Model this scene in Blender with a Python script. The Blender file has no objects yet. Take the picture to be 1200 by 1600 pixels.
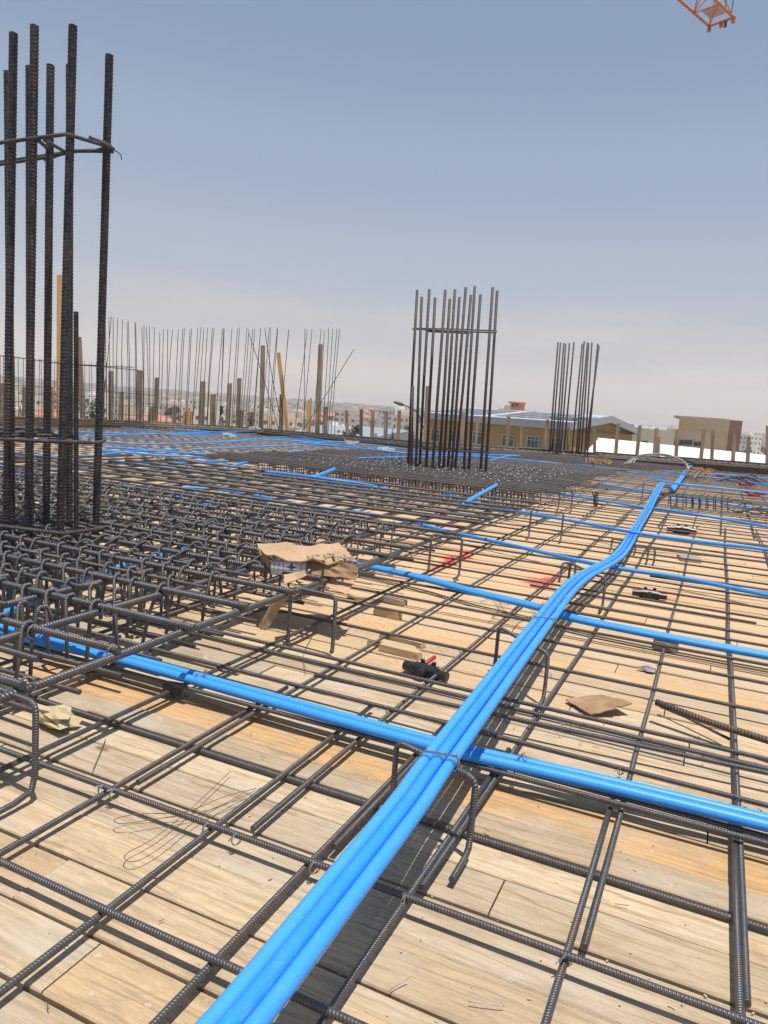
import bpy, math, random
from mathutils import Vector, Matrix, noise
rnd = random.Random(7)
sc = bpy.context.scene
COL = sc.collection

# ------------------------------------------------------------------ camera
F_PX, CX, CY, HCAM = 1140.0, 600.0, 800.0, 1.0      # calibrated from the bar directions
def _u(v): return v / v.length
_B = _u(Vector((1122 - CX, 684 - CY, F_PX)))
_A = Vector((-1930 - CX, 455 - CY, F_PX)); _A = _u(_A - _B * _A.dot(_B))
_X = -_A; _Y = _B; _Z = _X.cross(_Y)                  # world axes seen in camera axes (right, down, forward)
ROT = Matrix((_X, _Y, _Z))
CAMP = Vector((0, 0, HCAM))
def W(px, py, z=0.0):
    """point of height z seen at a pixel of the survey photo"""
    d = ROT @ Vector((px - CX, py - CY, F_PX)); t = (z - HCAM) / d.z
    return CAMP + d * t
def PD(px, py, depth):
    return CAMP + ROT @ Vector(((px - CX) / F_PX, (py - CY) / F_PX, 1.0)) * depth
def PY(px, py, y):
    d = ROT @ Vector((px - CX, py - CY, F_PX)); return CAMP + d * (y / d.y)
cam_d = bpy.data.cameras.new('camera'); cam = bpy.data.objects.new('camera', cam_d); COL.objects.link(cam)
r_ = ROT @ Vector((1, 0, 0)); u_ = ROT @ Vector((0, -1, 0)); b_ = ROT @ Vector((0, 0, -1))
cam.matrix_world = Matrix(((r_.x, u_.x, b_.x, 0), (r_.y, u_.y, b_.y, 0), (r_.z, u_.z, b_.z, HCAM), (0, 0, 0, 1)))
cam_d.sensor_fit = 'VERTICAL'; cam_d.sensor_height = 36.0; cam_d.lens = 36.0 * F_PX / 1600.0
cam_d.clip_start = 0.02; cam_d.clip_end = 20000
sc.camera = cam
sc.render.resolution_x = 768; sc.render.resolution_y = 1024

# ------------------------------------------------------------------ light
SUN = Vector((0.16, -0.10, 1.0)).normalized()
sun_d = bpy.data.lights.new('sun', 'SUN'); sun_d.energy = 5.0; sun_d.angle = math.radians(0.5); sun_d.color = (1.0, 0.955, 0.88)
sun = bpy.data.objects.new('sun', sun_d); COL.objects.link(sun)
sun.rotation_euler = SUN.to_track_quat('Z', 'Y').to_euler()
world = bpy.data.worlds.new('World'); sc.world = world; world.use_nodes = True
def N(nt, t, **k):
    n = nt.nodes.new(t)
    for a, b in k.items():
        if a.startswith('i_'): n.inputs[a[2:].replace('_', ' ')].default_value = b
        elif isinstance(a, str) and a.startswith('n'): n.inputs[int(a[1:])].default_value = b
        else: setattr(n, a, b)
    return n
def P_(n, **k):
    for a, b in k.items(): setattr(n, a, b)
    return n
wt = world.node_tree; wt.nodes.clear(); L = wt.links.new
sky = wt.nodes.new('ShaderNodeTexSky'); sky.sky_type = 'NISHITA'; sky.sun_disc = False
sky.sun_elevation = math.asin(SUN.z); sky.sun_rotation = math.atan2(SUN.x, SUN.y)
sky.air_density = 1.0; sky.dust_density = 3.0; sky.ozone_density = 1.0; sky.altitude = 900
tc = wt.nodes.new('ShaderNodeTexCoord'); sp = wt.nodes.new('ShaderNodeSeparateXYZ'); L(tc.outputs['Generated'], sp.inputs[0])
# dusty air: the same all round the compass, pale and faintly pink towards the horizon
rmp = wt.nodes.new('ShaderNodeValToRGB'); L(sp.outputs['Z'], rmp.inputs[0])
cr = rmp.color_ramp; cr.interpolation = 'EASE'
cr.elements[0].position = 0.0; cr.elements[0].color = (8.8, 7.7, 7.2, 1)
cr.elements[1].position = 0.62; cr.elements[1].color = (2.35, 3.2, 4.8, 1)
for p, c in ((0.045, (8.1, 7.25, 6.85, 1)), (0.10, (6.3, 6.2, 6.35, 1)), (0.18, (5.0, 5.5, 6.4, 1)), (0.29, (3.85, 4.7, 6.0, 1)), (.44, (2.85, 3.75, 5.35, 1))):
    e = cr.elements.new(p); e.color = c
mx = wt.nodes.new('ShaderNodeMix'); mx.data_type = 'RGBA'; mx.inputs[0].default_value = 0.85
L(sky.outputs[0], mx.inputs[6]); L(rmp.outputs[0], mx.inputs[7])
# thin high wisps near the horizon
mp = wt.nodes.new('ShaderNodeMapping'); mp.inputs['Scale'].default_value = (1.3, 1.3, 7.0); L(tc.outputs['Generated'], mp.inputs[0])
nz = wt.nodes.new('ShaderNodeTexNoise'); nz.inputs['Scale'].default_value = 2.6; nz.inputs['Detail'].default_value = 6; nz.inputs['Roughness'].default_value = 0.55
L(mp.outputs[0], nz.inputs['Vector'])
cr2 = wt.nodes.new('ShaderNodeValToRGB'); cr2.color_ramp.elements[0].position = 0.50; cr2.color_ramp.elements[1].position = 0.72; L(nz.outputs[0], cr2.inputs[0])
band = wt.nodes.new('ShaderNodeMapRange'); band.inputs[1].default_value = 0.20; band.inputs[2].default_value = 0.06; band.inputs[3].default_value = 0; band.inputs[4].default_value = 0.35
L(sp.outputs['Z'], band.inputs[0])
ml = wt.nodes.new('ShaderNodeMath'); ml.operation = 'MULTIPLY'; L(cr2.outputs[0], ml.inputs[0]); L(band.outputs[0], ml.inputs[1])
mx2 = wt.nodes.new('ShaderNodeMix'); mx2.data_type = 'RGBA'; mx2.inputs[7].default_value = (9.0, 7.9, 7.4, 1)
L(ml.outputs[0], mx2.inputs[0]); L(mx.outputs[2], mx2.inputs[6])
bg = wt.nodes.new('ShaderNodeBackground'); bg.inputs[1].default_value = 0.1; L(mx2.outputs[2], bg.inputs[0])
wo = wt.nodes.new('ShaderNodeOutputWorld'); L(bg.outputs[0], wo.inputs[0])
sc.view_settings.view_transform = 'Standard'; sc.view_settings.look = 'None'; sc.view_settings.gamma = 1.0
sc.view_settings.use_curve_mapping = False; sc.view_settings.exposure = 0.0
sc.cycles.max_bounces = 6; sc.cycles.transparent_max_bounces = 8
sc.cycles.volume_bounces = 0

# ------------------------------------------------------------------ materials
def new_mat(name):
    m = bpy.data.materials.new(name); m.use_nodes = True; nt = m.node_tree; nt.nodes.clear()
    b = nt.nodes.new('ShaderNodeBsdfPrincipled'); o = nt.nodes.new('ShaderNodeOutputMaterial'); nt.links.new(b.outputs[0], o.inputs[0])
    return m, nt, b
def ramp(nt, src, stops):
    r = nt.nodes.new('ShaderNodeValToRGB'); nt.links.new(src, r.inputs[0]); e = r.color_ramp.elements
    while len(e) > len(stops): e.remove(e[-1])
    while len(e) < len(stops): e.new(1)
    for i, (p, c) in enumerate(stops):
        e[i].position = p; e[i].color = (c[0], c[1], c[2], 1) if hasattr(c, '__len__') else (c, c, c, 1)
    return r.outputs[0]
def mix(nt, fac, a, b, mode='MIX'):
    m = nt.nodes.new('ShaderNodeMix'); m.data_type = 'RGBA'; m.blend_type = mode
    for i, v in ((0, fac), (6, a), (7, b)):
        if hasattr(v, 'is_output') or isinstance(v, bpy.types.NodeSocket): nt.links.new(v, m.inputs[i])
        elif i == 0: m.inputs[0].default_value = v
        else: m.inputs[i].default_value = (v[0], v[1], v[2], 1)
    return m.outputs[2]
def math_(nt, op, a, b=None, c=None):
    m = nt.nodes.new('ShaderNodeMath'); m.operation = op
    for i, v in enumerate((a, b, c)):
        if v is None: continue
        if isinstance(v, bpy.types.NodeSocket): nt.links.new(v, m.inputs[i])
        else: m.inputs[i].default_value = v
    return m.outputs[0]
def noise_(nt, vec, scale, detail=4, rough=0.55, dim='3D', w=None, dist=0):
    n = nt.nodes.new('ShaderNodeTexNoise'); n.inputs['Scale'].default_value = scale; n.inputs['Detail'].default_value = detail
    n.inputs['Roughness'].default_value = rough; n.inputs['Distortion'].default_value = dist
    if w is not None: n.noise_dimensions = '4D'; nt.links.new(w, n.inputs['W'])
    if vec is not None: nt.links.new(vec, n.inputs['Vector'])
    return n.outputs[0]
def mapping(nt, vec, scale=(1, 1, 1), loc=(0, 0, 0)):
    m = nt.nodes.new('ShaderNodeMapping'); m.inputs['Scale'].default_value = scale; m.inputs['Location'].default_value = loc
    nt.links.new(vec, m.inputs[0]); return m.outputs[0]
def bump(nt, h, strength, dist, b):
    n = nt.nodes.new('ShaderNodeBump'); n.inputs['Strength'].default_value = strength; n.inputs['Distance'].default_value = dist
    nt.links.new(h, n.inputs['Height']); nt.links.new(n.outputs[0], b.inputs['Normal']); return n
def paint_mask(nt, pos):
    """red spray marks that the carpenters left on the deck and on the bars over it"""
    sep = nt.nodes.new('ShaderNodeSeparateXYZ')
    wn = nt.nodes.new('ShaderNodeTexNoise'); wn.inputs['Scale'].default_value = 3.5; wn.inputs['Detail'].default_value = 3; nt.links.new(pos, wn.inputs['Vector'])
    va = nt.nodes.new('ShaderNodeVectorMath'); va.operation = 'MULTIPLY_ADD'; va.inputs[1].default_value = (0.22, 0.36, 0); va.inputs[2].default_value = (-0.11, -0.18, 0)
    nt.links.new(wn.outputs['Color'], va.inputs[0])
    ad = nt.nodes.new('ShaderNodeVectorMath'); ad.operation = 'ADD'; nt.links.new(pos, ad.inputs[0]); nt.links.new(va.outputs[0], ad.inputs[1])
    nt.links.new(ad.outputs[0], sep.inputs[0])
    tot = None
    for (x, y, rx, ry) in ((-0.90, 4.62, .24, .10), (-0.88, 4.7, .06, .26), (-1.62, 4.85, .07, .5), (-1.60, 5.0, .12, .10), (-0.25, 4.74, .13, .13), (-0.2, 8.2, .22, .25)):
        dx = math_(nt, 'DIVIDE', math_(nt, 'SUBTRACT', sep.outputs[0], x), rx); dy = math_(nt, 'DIVIDE', math_(nt, 'SUBTRACT', sep.outputs[1], y), ry)
        r = math_(nt, 'SQRT', math_(nt, 'ADD', math_(nt, 'MULTIPLY', dx, dx), math_(nt, 'MULTIPLY', dy, dy)))
        mr = nt.nodes.new('ShaderNodeMapRange'); mr.inputs[1].default_value = 1.1; mr.inputs[2].default_value = 0.45; nt.links.new(r, mr.inputs[0])
        tot = mr.outputs[0] if tot is None else math_(nt, 'MAXIMUM', tot, mr.outputs[0])
    return tot
def geo_pos(nt): return nt.nodes.new('ShaderNodeNewGeometry').outputs['Position']

def plank_mat(name, per_object):
    m, nt, b = new_mat(name); lk = nt.links.new
    pos = geo_pos(nt)
    if per_object: rand = nt.nodes.new('ShaderNodeObjectInfo').outputs['Random']
    else:
        a = nt.nodes.new('ShaderNodeAttribute'); a.attribute_name = 'tone'; rand = a.outputs['Fac']
    seed = math_(nt, 'MULTIPLY', rand, 37.0)
    base = ramp(nt, rand, [(0, (.47, .35, .22)), (.2, (.57, .445, .295)), (.36, (.42, .335, .24)), (.52, (.59, .46, .30)), (.68, (.52, .37, .215)), (.80, (.61, .485, .335)), (.88, (.58, .37, .175)), (.94, (.45, .355, .245)), (1, (.56, .39, .22))])
    if per_object: base = mix(nt, 1.0, base, nt.nodes.new('ShaderNodeObjectInfo').outputs['Color'], 'MULTIPLY')
    g1 = noise_(nt, mapping(nt, pos, (3.4, 40, 1)), 1.6, 9, .72, w=seed, dist=.9)
    col = mix(nt, ramp(nt, g1, [(.36, .62), (.57, 0)]), base, (.27, .185, .11))
    g2 = noise_(nt, mapping(nt, pos, (9, 190, 1)), 1.2, 4, .7, w=seed)
    col = mix(nt, ramp(nt, g2, [(.33, .5), (.5, 0)]), col, (.34, .24, .15))
    wv_ = nt.nodes.new('ShaderNodeTexWave'); wv_.wave_type = 'BANDS'; wv_.bands_direction = 'Y'; wv_.inputs['Scale'].default_value = 9.0; wv_.inputs['Distortion'].default_value = 7.5; wv_.inputs['Detail'].default_value = 4.0; wv_.inputs['Detail Scale'].default_value = 1.4
    sv = nt.nodes.new('ShaderNodeCombineXYZ'); lk(seed, sv.inputs[1]); av = nt.nodes.new('ShaderNodeVectorMath'); av.operation = 'ADD'; lk(mapping(nt, pos, (.22, 1, 1)), av.inputs[0]); lk(sv.outputs[0], av.inputs[1]); lk(av.outputs[0], wv_.inputs['Vector'])
    lmask = ramp(nt, noise_(nt, mapping(nt, pos, (2, 9, 1)), 1.3, 5, .6, w=seed), [(.42, .06), (.62, .62)])
    col = mix(nt, math_(nt, 'MULTIPLY', ramp(nt, wv_.outputs['Fac'], [(.0, 1), (.16, 0)]), lmask), col, (.25, .16, .09))
    g6 = noise_(nt, mapping(nt, pos, (7, 70, 1)), 1.0, 6, .8, w=seed, dist=1.5)
    col = mix(nt, ramp(nt, g6, [(.30, .7), (.40, 0)]), col, (.20, .13, .08))
    # weathered grey cement dust patches
    g3 = noise_(nt, mapping(nt, pos, (1.6, 4.5, 1)), 1.5, 6, .6, w=seed)
    col = mix(nt, ramp(nt, g3, [(.50, 0), (.68, .6)]), col, (.49, .435, .35))
    g4 = noise_(nt, mapping(nt, pos, (1, 2.2, 1)), 7.0, 7, .75)
    col = mix(nt, ramp(nt, g4, [(.57, 0), (.70, .55)]), col, (.27, .20, .14))
    # knots
    vo = nt.nodes.new('ShaderNodeTexVoronoi'); vo.inputs['Scale'].default_value = 2.3; lk(mapping(nt, pos, (1, 2.2, 1)), vo.inputs['Vector'])
    col = mix(nt, ramp(nt, vo.outputs['Distance'], [(.035, .8), (.075, 0)]), col, (.17, .09, .04))
    # nail specks
    vo2 = nt.nodes.new('ShaderNodeTexVoronoi'); vo2.inputs['Scale'].default_value = 5; lk(pos, vo2.inputs['Vector'])
    col = mix(nt, ramp(nt, vo2.outputs['Distance'], [(.022, .9), (.034, 0)]), col, (.08, .06, .05))
    st = noise_(nt, mapping(nt, pos, (1, 1.6, 1)), 2.4, 8, .72)
    col = mix(nt, ramp(nt, st, [(.52, 0), (.66, .5)]), col, (.30, .225, .15))
    sp_ = noise_(nt, pos, 26.0, 5, .6)
    col = mix(nt, ramp(nt, sp_, [(.66, 0), (.70, .55)]), col, (.56, .53, .47))
    sp2 = nt.nodes.new('ShaderNodeSeparateXYZ'); lk(pos, sp2.inputs[0])
    # newer, oranger boards further in
    far = nt.nodes.new('ShaderNodeMapRange'); far.inputs[1].default_value = 2.3; far.inputs[2].default_value = 3.8; far.inputs[4].default_value = .72; lk(sp2.outputs[1], far.inputs[0])
    col = mix(nt, far.outputs[0], col, mix(nt, rand, (.61, .385, .205), (.65, .455, .275)))
    pm = paint_mask(nt, pos); sn = noise_(nt, mapping(nt, pos, (30, 60, 1)), 1.0, 4, .7)
    pm = math_(nt, 'MULTIPLY', pm, ramp(nt, sn, [(.32, .15), (.55, .95)]))
    col = mix(nt, pm, col, (.62, .035, .03))
    lk(col, b.inputs['Base Color']); b.inputs['Roughness'].default_value = .82; b.inputs['Specular IOR Level'].default_value = .2
    h = math_(nt, 'ADD', math_(nt, 'ADD', math_(nt, 'MULTIPLY', g1, .8), math_(nt, 'MULTIPLY', g2, .5)), math_(nt, 'MULTIPLY', g6, .8))
    bump(nt, h, .55, .004, b)
    return m
M = {}
M['plank'] = plank_mat('plank_wood', True); M['plank_far'] = plank_mat('plank_wood_far', False)

def steel_mat(name, tint=(.082, .085, .095), ribs=True, rust=.55, rough=.40, painted=False):
    m, nt, b = new_mat(name); lk = nt.links.new; pos = geo_pos(nt)
    n1 = noise_(nt, pos, 5.0, 6, .65); n2 = noise_(nt, pos, 60.0, 3, .6)
    col = mix(nt, ramp(nt, n1, [(.48, 0), (.66, rust)]), tint, (.16, .092, .06))
    col = mix(nt, ramp(nt, n2, [(.45, 0), (.72, .45)]), col, (.19, .175, .16))
    if painted:
        sz_ = nt.nodes.new('ShaderNodeSeparateXYZ'); lk(pos, sz_.inputs[0])
        col = mix(nt, math_(nt, 'MULTIPLY', paint_mask(nt, pos), math_(nt, 'LESS_THAN', sz_.outputs[2], .055)), col, (.42, .03, .03))
    b.inputs['Metallic'].default_value = .25 if 'dark' in name else .5; b.inputs['Roughness'].default_value = rough
    if ribs:
        uv = nt.nodes.new('ShaderNodeUVMap'); s = nt.nodes.new('ShaderNodeSeparateXYZ'); lk(uv.outputs[0], s.inputs[0])
        k = math_(nt, 'ADD', s.outputs[1], math_(nt, 'MULTIPLY', math_(nt, 'PINGPONG', s.outputs[0], .5), 1.6))
        w = math_(nt, 'SINE', math_(nt, 'MULTIPLY', k, 2 * math.pi))
        w = math_(nt, 'POWER', math_(nt, 'MULTIPLY_ADD', w, .5, .5), 2.0)
        rib = math_(nt, 'MINIMUM', w, 1)
        col = mix(nt, math_(nt, 'MULTIPLY', rib, .36), col, (.25, .245, .24))
        bump(nt, rib, .6, .003, b)
    else: bump(nt, n2, .25, .002, b)
    lk(col, b.inputs['Base Color'])
    return m
M['steel'] = steel_mat('rebar_steel', painted=True)
M['steel_dark'] = steel_mat('rebar_steel_dark', (.032, .033, .039), True, .4, .65)
M['steel_geo'] = steel_mat('column_bar_steel', (.040, .038, .043), False, .45, .36)
M['steel_far'] = steel_mat('far_steel', (.05, .048, .047), False, .5, .6)
M['steel_link'] = steel_mat('link_steel', (.11, .115, .128), True, .4, .45)
M['wire'] = steel_mat('tie_wire', (.30, .29, .28), False, .2, .35)
M['wire_rust'] = steel_mat('scrap_wire', (.20, .13, .08), False, .5, .6)

def simple(name, col, rough=.6, var=.12, scale=6, metal=0, spec=.5, bumps=0, col2=None, vscale=(1, 1, 1)):
    m, nt, b = new_mat(name); pos = geo_pos(nt)
    n = noise_(nt, mapping(nt, pos, vscale), scale, 5, .6)
    c2 = col2 or tuple(min(1, c * (1 - 2.2 * var)) for c in col)
    nt.links.new(mix(nt, ramp(nt, n, [(.35, 0), (.68, 1)]), col, c2), b.inputs['Base Color'])
    b.inputs['Roughness'].default_value = rough; b.inputs['Metallic'].default_value = metal; b.inputs['Specular IOR Level'].default_value = spec
    if bumps: bump(nt, n, bumps, .01, b)
    return m
def conduit_mat():
    m, nt, b = new_mat('blue_conduit_plastic'); pos = geo_pos(nt)
    n = noise_(nt, pos, 7, 5, .6); n2 = noise_(nt, mapping(nt, pos, (1.6, .5, 1)), 60, 6, .75)
    rnd_ = nt.nodes.new('ShaderNodeObjectInfo').outputs['Random']
    c = mix(nt, rnd_, (.028, .27, .84), (.055, .33, .88))
    c = mix(nt, ramp(nt, n, [(.45, 0), (.75, .3)]), c, (.09, .37, .85))
    c = mix(nt, ramp(nt, n2, [(.56, 0), (.74, .32)]), c, (.34, .50, .72))
    nt.links.new(c, b.inputs['Base Color']); b.inputs['Roughness'].default_value = .42; b.inputs['Specular IOR Level'].default_value = .35
    bump(nt, n2, .08, .002, b)
    return m
M['conduit'] = conduit_mat()
M['timber'] = simple('post_timber', (.30, .235, .17), .85, .25, 9, col2=(.16, .12, .09), vscale=(1, 1, .12), bumps=.3)
M['timber_new'] = simple('new_timber', (.55, .36, .17), .8, .2, 8, col2=(.44, .27, .12), vscale=(1, 1, .12), bumps=.2)
M['form_dark'] = simple('edge_form_plywood', (.07, .058, .05), .7, .2, 3, col2=(.035, .03, .028))
M['form_tan'] = simple('edge_form_timber', (.48, .33, .17), .8, .2, 5, col2=(.33, .22, .12))
M['card'] = simple('cardboard', (.50, .335, .20), .85, .15, 7, col2=(.42, .27, .155), bumps=.2)
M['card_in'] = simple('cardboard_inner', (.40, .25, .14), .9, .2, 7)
M['paper'] = simple('white_paper', (.74, .74, .76), .7, .1, 9)
M['ink'] = simple('dark_print', (.05, .05, .10), .7, .1, 9)
M['ink_soft'] = simple('faded_print', (.27, .17, .17), .8, .15, 30)
M['black'] = simple('black_plastic', (.018, .018, .02), .38, .1, 20)
M['base'] = simple('deck_underside', (.07, .05, .035), .9, .2, 3)
M['stone'] = simple('pale_stone', (.50, .42, .27), .8, .15, 14, col2=(.48, .38, .22), bumps=.5)
M['block'] = simple('wood_offcut', (.58, .42, .25), .8, .15, 9, col2=(.42, .29, .16), vscale=(1, 14, 14), bumps=.3)
M['block_grey'] = simple('weathered_offcut', (.42, .35, .27), .85, .2, 9, col2=(.30, .23, .16), vscale=(1, 14, 14), bumps=.3)
M['foil'] = simple('crumpled_foil', (.75, .75, .76), .25, .1, 20, metal=.9, bumps=.6)
M['white_tube'] = simple('white_flex_conduit', (.46, .46, .43), .6, .12, 20)
M['tan_wire'] = simple('coiled_yellow_cable', (.36, .23, .10), .6, .2, 20)
M['red'] = simple('red_plastic', (.45, .04, .035), .5, .1, 20)
M['ochre'] = simple('ochre_render', (.38, .25, .105), .85, .06, .6)
M['fascia'] = simple('grey_fascia', (.36, .40, .44), .5, .05, 1)
M['solar'] = simple('solar_glass', (.06, .09, .14), .15, .1, 1)
M['roof_pale'] = simple('pale_metal_roof', (.50, .53, .56), .4, .06, 1)
M['window'] = simple('window_glass', (.07, .085, .095), .15, .1, 2)
M['frame'] = simple('window_frame', (.36, .38, .39), .5, .05, 2)
M['orange'] = simple('orange_render', (.60, .28, .15), .8, .08, 1)
M['ac'] = simple('ac_casing', (.45, .45, .43), .6, .1, 2)
M['white_roof'] = simple('white_sheet_roof', (.84, .84, .81), .5, .02, .5)
M['beige'] = simple('beige_cladding', (.52, .40, .27), .8, .06, .5)
M['cream'] = simple('cream_cladding', (.66, .58, .46), .8, .05, .5)
M['brown'] = simple('brown_tower_cladding', (.29, .155, .12), .7, .06, .5)
M['yellow'] = simple('yellow_stripe', (.62, .40, .10), .7, .05, .5)
M['teal'] = simple('tinted_glass_band', (.05, .085, .10), .2, .05, .5)
M['crane'] = simple('crane_orange_paint', (.55, .17, .055), .5, .12, 2)
M['crane_deck'] = simple('crane_walkway', (.52, .33, .30), .6, .1, 2)
M['lamp'] = simple('lamp_grey', (.10, .10, .105), .5, .1, 3)
M['bark'] = simple('tree_bark', (.14, .10, .07), .9, .2, 10)
M['leaf'] = simple('tree_leaves', (.055, .085, .03), .7, .25, 1.5, col2=(.03, .05, .02))
M['leaf_dark'] = simple('cypress_leaves', (.03, .048, .022), .7, .25, 1.5)
M['terrain'] = simple('dusty_ground', (.36, .30, .23), .95, .15, .02, col2=(.22, .20, .14))
M['blue_roof'] = simple('blue_grey_sheet_roof', (.30, .34, .38), .6, .05, .3)
WALLC = {'cream': (.74, .67, .57), 'white': (.82, .79, .74), 'pinkish': (.70, .55, .46), 'grey': (.56, .54, .50), 'tan': (.64, .53, .40)}
for k, c in WALLC.items(): M['w_' + k] = simple(k + '_stone_wall', c, .85, .06, .15)
M['tile_red'] = simple('red_roof_tiles', (.48, .21, .14), .8, .1, .5)
M['far_city'] = simple('far_city_stone', (.66, .60, .52), .9, .2, .02, col2=(.48, .43, .37))
M['house_win'] = simple('house_window', (.12, .115, .11), .3, .1, 1)
M['stain'] = simple('sawdust', (.62, .45, .26), .95, .1, 40)

# ------------------------------------------------------------------ mesh helpers
class MB:
    def __init__(s): s.V = []; s.F = []; s.U = []; s.T = []
    def face(s, f, uv=None, t=0.): s.F.append(f); s.U.append(uv or [(0, 0)] * len(f)); s.T.append(t)
    def tube(s, pts, r, n=8, cap=True, ribscale=.9):
        pts = [Vector(p) for p in pts]; b0 = len(s.V); m = len(pts)
        up = None; ln = 0; lens = []
        for i, p in enumerate(pts):
            t = (pts[min(i + 1, m - 1)] - pts[max(i - 1, 0)]).normalized()
            if up is None:
                up = Vector((0, 0, 1)) if abs(t.z) < .9 else Vector((1, 0, 0))
            a = t.cross(up).normalized(); up = a.cross(t).normalized()
            if i: ln += (p - pts[i - 1]).length
            lens.append(ln / (2 * (r if not callable(r) else r(0)) * ribscale / 2))
            rr = r(i) if callable(r) else r
            for k in range(n):
                q = 2 * math.pi * k / n; s.V.append(p + (a * math.cos(q) + up * math.sin(q)) * rr)
        for i in range(m - 1):
            for k in range(n):
                k2 = (k + 1) % n
                s.face((b0 + i * n + k, b0 + i * n + k2, b0 + (i + 1) * n + k2, b0 + (i + 1) * n + k),
                       [(k / n, lens[i]), ((k + 1) / n, lens[i]), ((k + 1) / n, lens[i + 1]), (k / n, lens[i + 1])])
        if cap:
            s.face(tuple(b0 + k for k in range(n))[::-1]); s.face(tuple(b0 + (m - 1) * n + k for k in range(n)))
        return s
    def ribbed(s, p0, p1, r, n=12, pitch=.0165, h=.22):
        """deformed bar with real transverse ribs and the two lengthwise ribs"""
        p0 = Vector(p0); p1 = Vector(p1); t = (p1 - p0).normalized(); LL = (p1 - p0).length
        a = t.cross(Vector((0.3, 1, 0))).normalized(); c = a.cross(t); m = int(LL / (pitch / 5)); b0 = len(s.V)
        ph = rnd.random() * 6
        for i in range(m + 1):
            l = LL * i / m; wob = noise.noise(Vector((ph, l * 2, 0))) * .002
            for k in range(n):
                q = 2 * math.pi * k / n; side = (k % (n // 2)) / (n // 2)
                w = (l / pitch + side * 1.5) % 1.0; rib = max(0, 1 - abs(w - .5) / .23)
                edge = 1 if k % (n // 2) == 0 else 0
                rr = r * (1 + h * (rib * (0 if edge else 1) + edge * .8) - .03)
                s.V.append(p0 + t * l + (a * math.cos(q + .6) + c * math.sin(q + .6)) * rr + a * wob)
        for i in range(m):
            for k in range(n):
                k2 = (k + 1) % n; s.face((b0 + i * n + k, b0 + i * n + k2, b0 + (i + 1) * n + k2, b0 + (i + 1) * n + k))
        s.face(tuple(b0 + k for k in range(n))[::-1]); s.face(tuple(b0 + m * n + k for k in range(n)))
        return s
    def box(s, c, sz, rz=0, t=0., ax=None):
        c = Vector(c); R = ax if ax is not None else Matrix.Rotation(rz, 3, 'Z'); b0 = len(s.V)
        for dz in (-1, 1):
            for dx, dy in ((-1, -1), (1, -1), (1, 1), (-1, 1)):
                s.V.append(c + R @ Vector((dx * sz[0] / 2, dy * sz[1] / 2, dz * sz[2] / 2)))
        for f in ((3, 2, 1, 0), (4, 5, 6, 7), (0, 1, 5, 4), (1, 2, 6, 5), (2, 3, 7, 6), (3, 0, 4, 7)): s.face(tuple(b0 + i for i in f), t=t)
        return s
    def plankbox(s, x0, x1, y0, y1, z0, z1, bv=.003, tl=(0, 0)):
        """sawn board with slightly wandering, rounded edges"""
        n = 7; b0 = len(s.V); sd = rnd.random() * 50
        for i in range(n + 1):
            t = i / n; x = x0 + (x1 - x0) * t; zt = z1 + tl[0] * (1 - t) + tl[1] * t
            e0 = noise.noise(Vector((sd, x * 2.3, 0))) * .0022; e1 = noise.noise(Vector((sd + 9, x * 2.3, 0))) * .0022
            for (y, z) in ((y0 + e0, z0), (y0 + e0, zt - bv), (y0 + e0 + bv, zt), (y1 + e1 - bv, zt), (y1 + e1, zt - bv), (y1 + e1, z0)): s.V.append(Vector((x, y, z)))
        for i in range(n):
            for k in range(5): a = b0 + i * 6 + k; s.face((a, a + 6, a + 7, a + 1))
        s.face(tuple(b0 + k for k in range(6))); s.face(tuple(b0 + n * 6 + k for k in range(6))[::-1]); return s
    def prism(s, poly, z0, z1):
        """vertical prism over an xy polygon"""
        b0 = len(s.V); n = len(poly)
        for z in (z0, z1):
            for p in poly: s.V.append(Vector((p[0], p[1], z)))
        for k in range(n): s.face((b0 + k, b0 + (k + 1) % n, b0 + n + (k + 1) % n, b0 + n + k))
        s.face(tuple(range(b0, b0 + n))[::-1]); s.face(tuple(range(b0 + n, b0 + 2 * n))); return s
    def poly(s, V, F):
        b0 = len(s.V); s.V += [Vector(v) for v in V]
        for f in F: s.face(tuple(b0 + i for i in f))
        return s
    def slab(s, pts, th):
        """flat-ish polygon sheet with thickness th along its normal"""
        pts = [Vector(p) for p in pts]; n = (pts[1] - pts[0]).cross(pts[2] - pts[0]).normalized() * th; b0 = len(s.V); m = len(pts)
        s.V += pts + [p - n for p in pts]
        s.face(tuple(range(b0, b0 + m))); s.face(tuple(range(b0 + m, b0 + 2 * m))[::-1])
        for k in range(m): s.face((b0 + (k + 1) % m, b0 + k, b0 + m + k, b0 + m + (k + 1) % m))
        return s
    def sphere(s, c, r, sc_=(1, 1, 1), seg=8, jit=0):
        b0 = len(s.V); c = Vector(c)
        for i in range(seg // 2 + 1):
            th = math.pi * i / (seg // 2)
            for k in range(seg):
                ph = 2 * math.pi * k / seg; v = Vector((math.sin(th) * math.cos(ph), math.sin(th) * math.sin(ph), math.cos(th)))
                j = 1 + jit * noise.noise(v * 2.2 + c * 3)
                s.V.append(c + Vector((v.x * sc_[0], v.y * sc_[1], v.z * sc_[2])) * r * j)
        for i in range(seg // 2):
            for k in range(seg):
                k2 = (k + 1) % seg; s.face((b0 + i * seg + k, b0 + (i + 1) * seg + k, b0 + (i + 1) * seg + k2, b0 + i * seg + k2))
        return s
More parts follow.
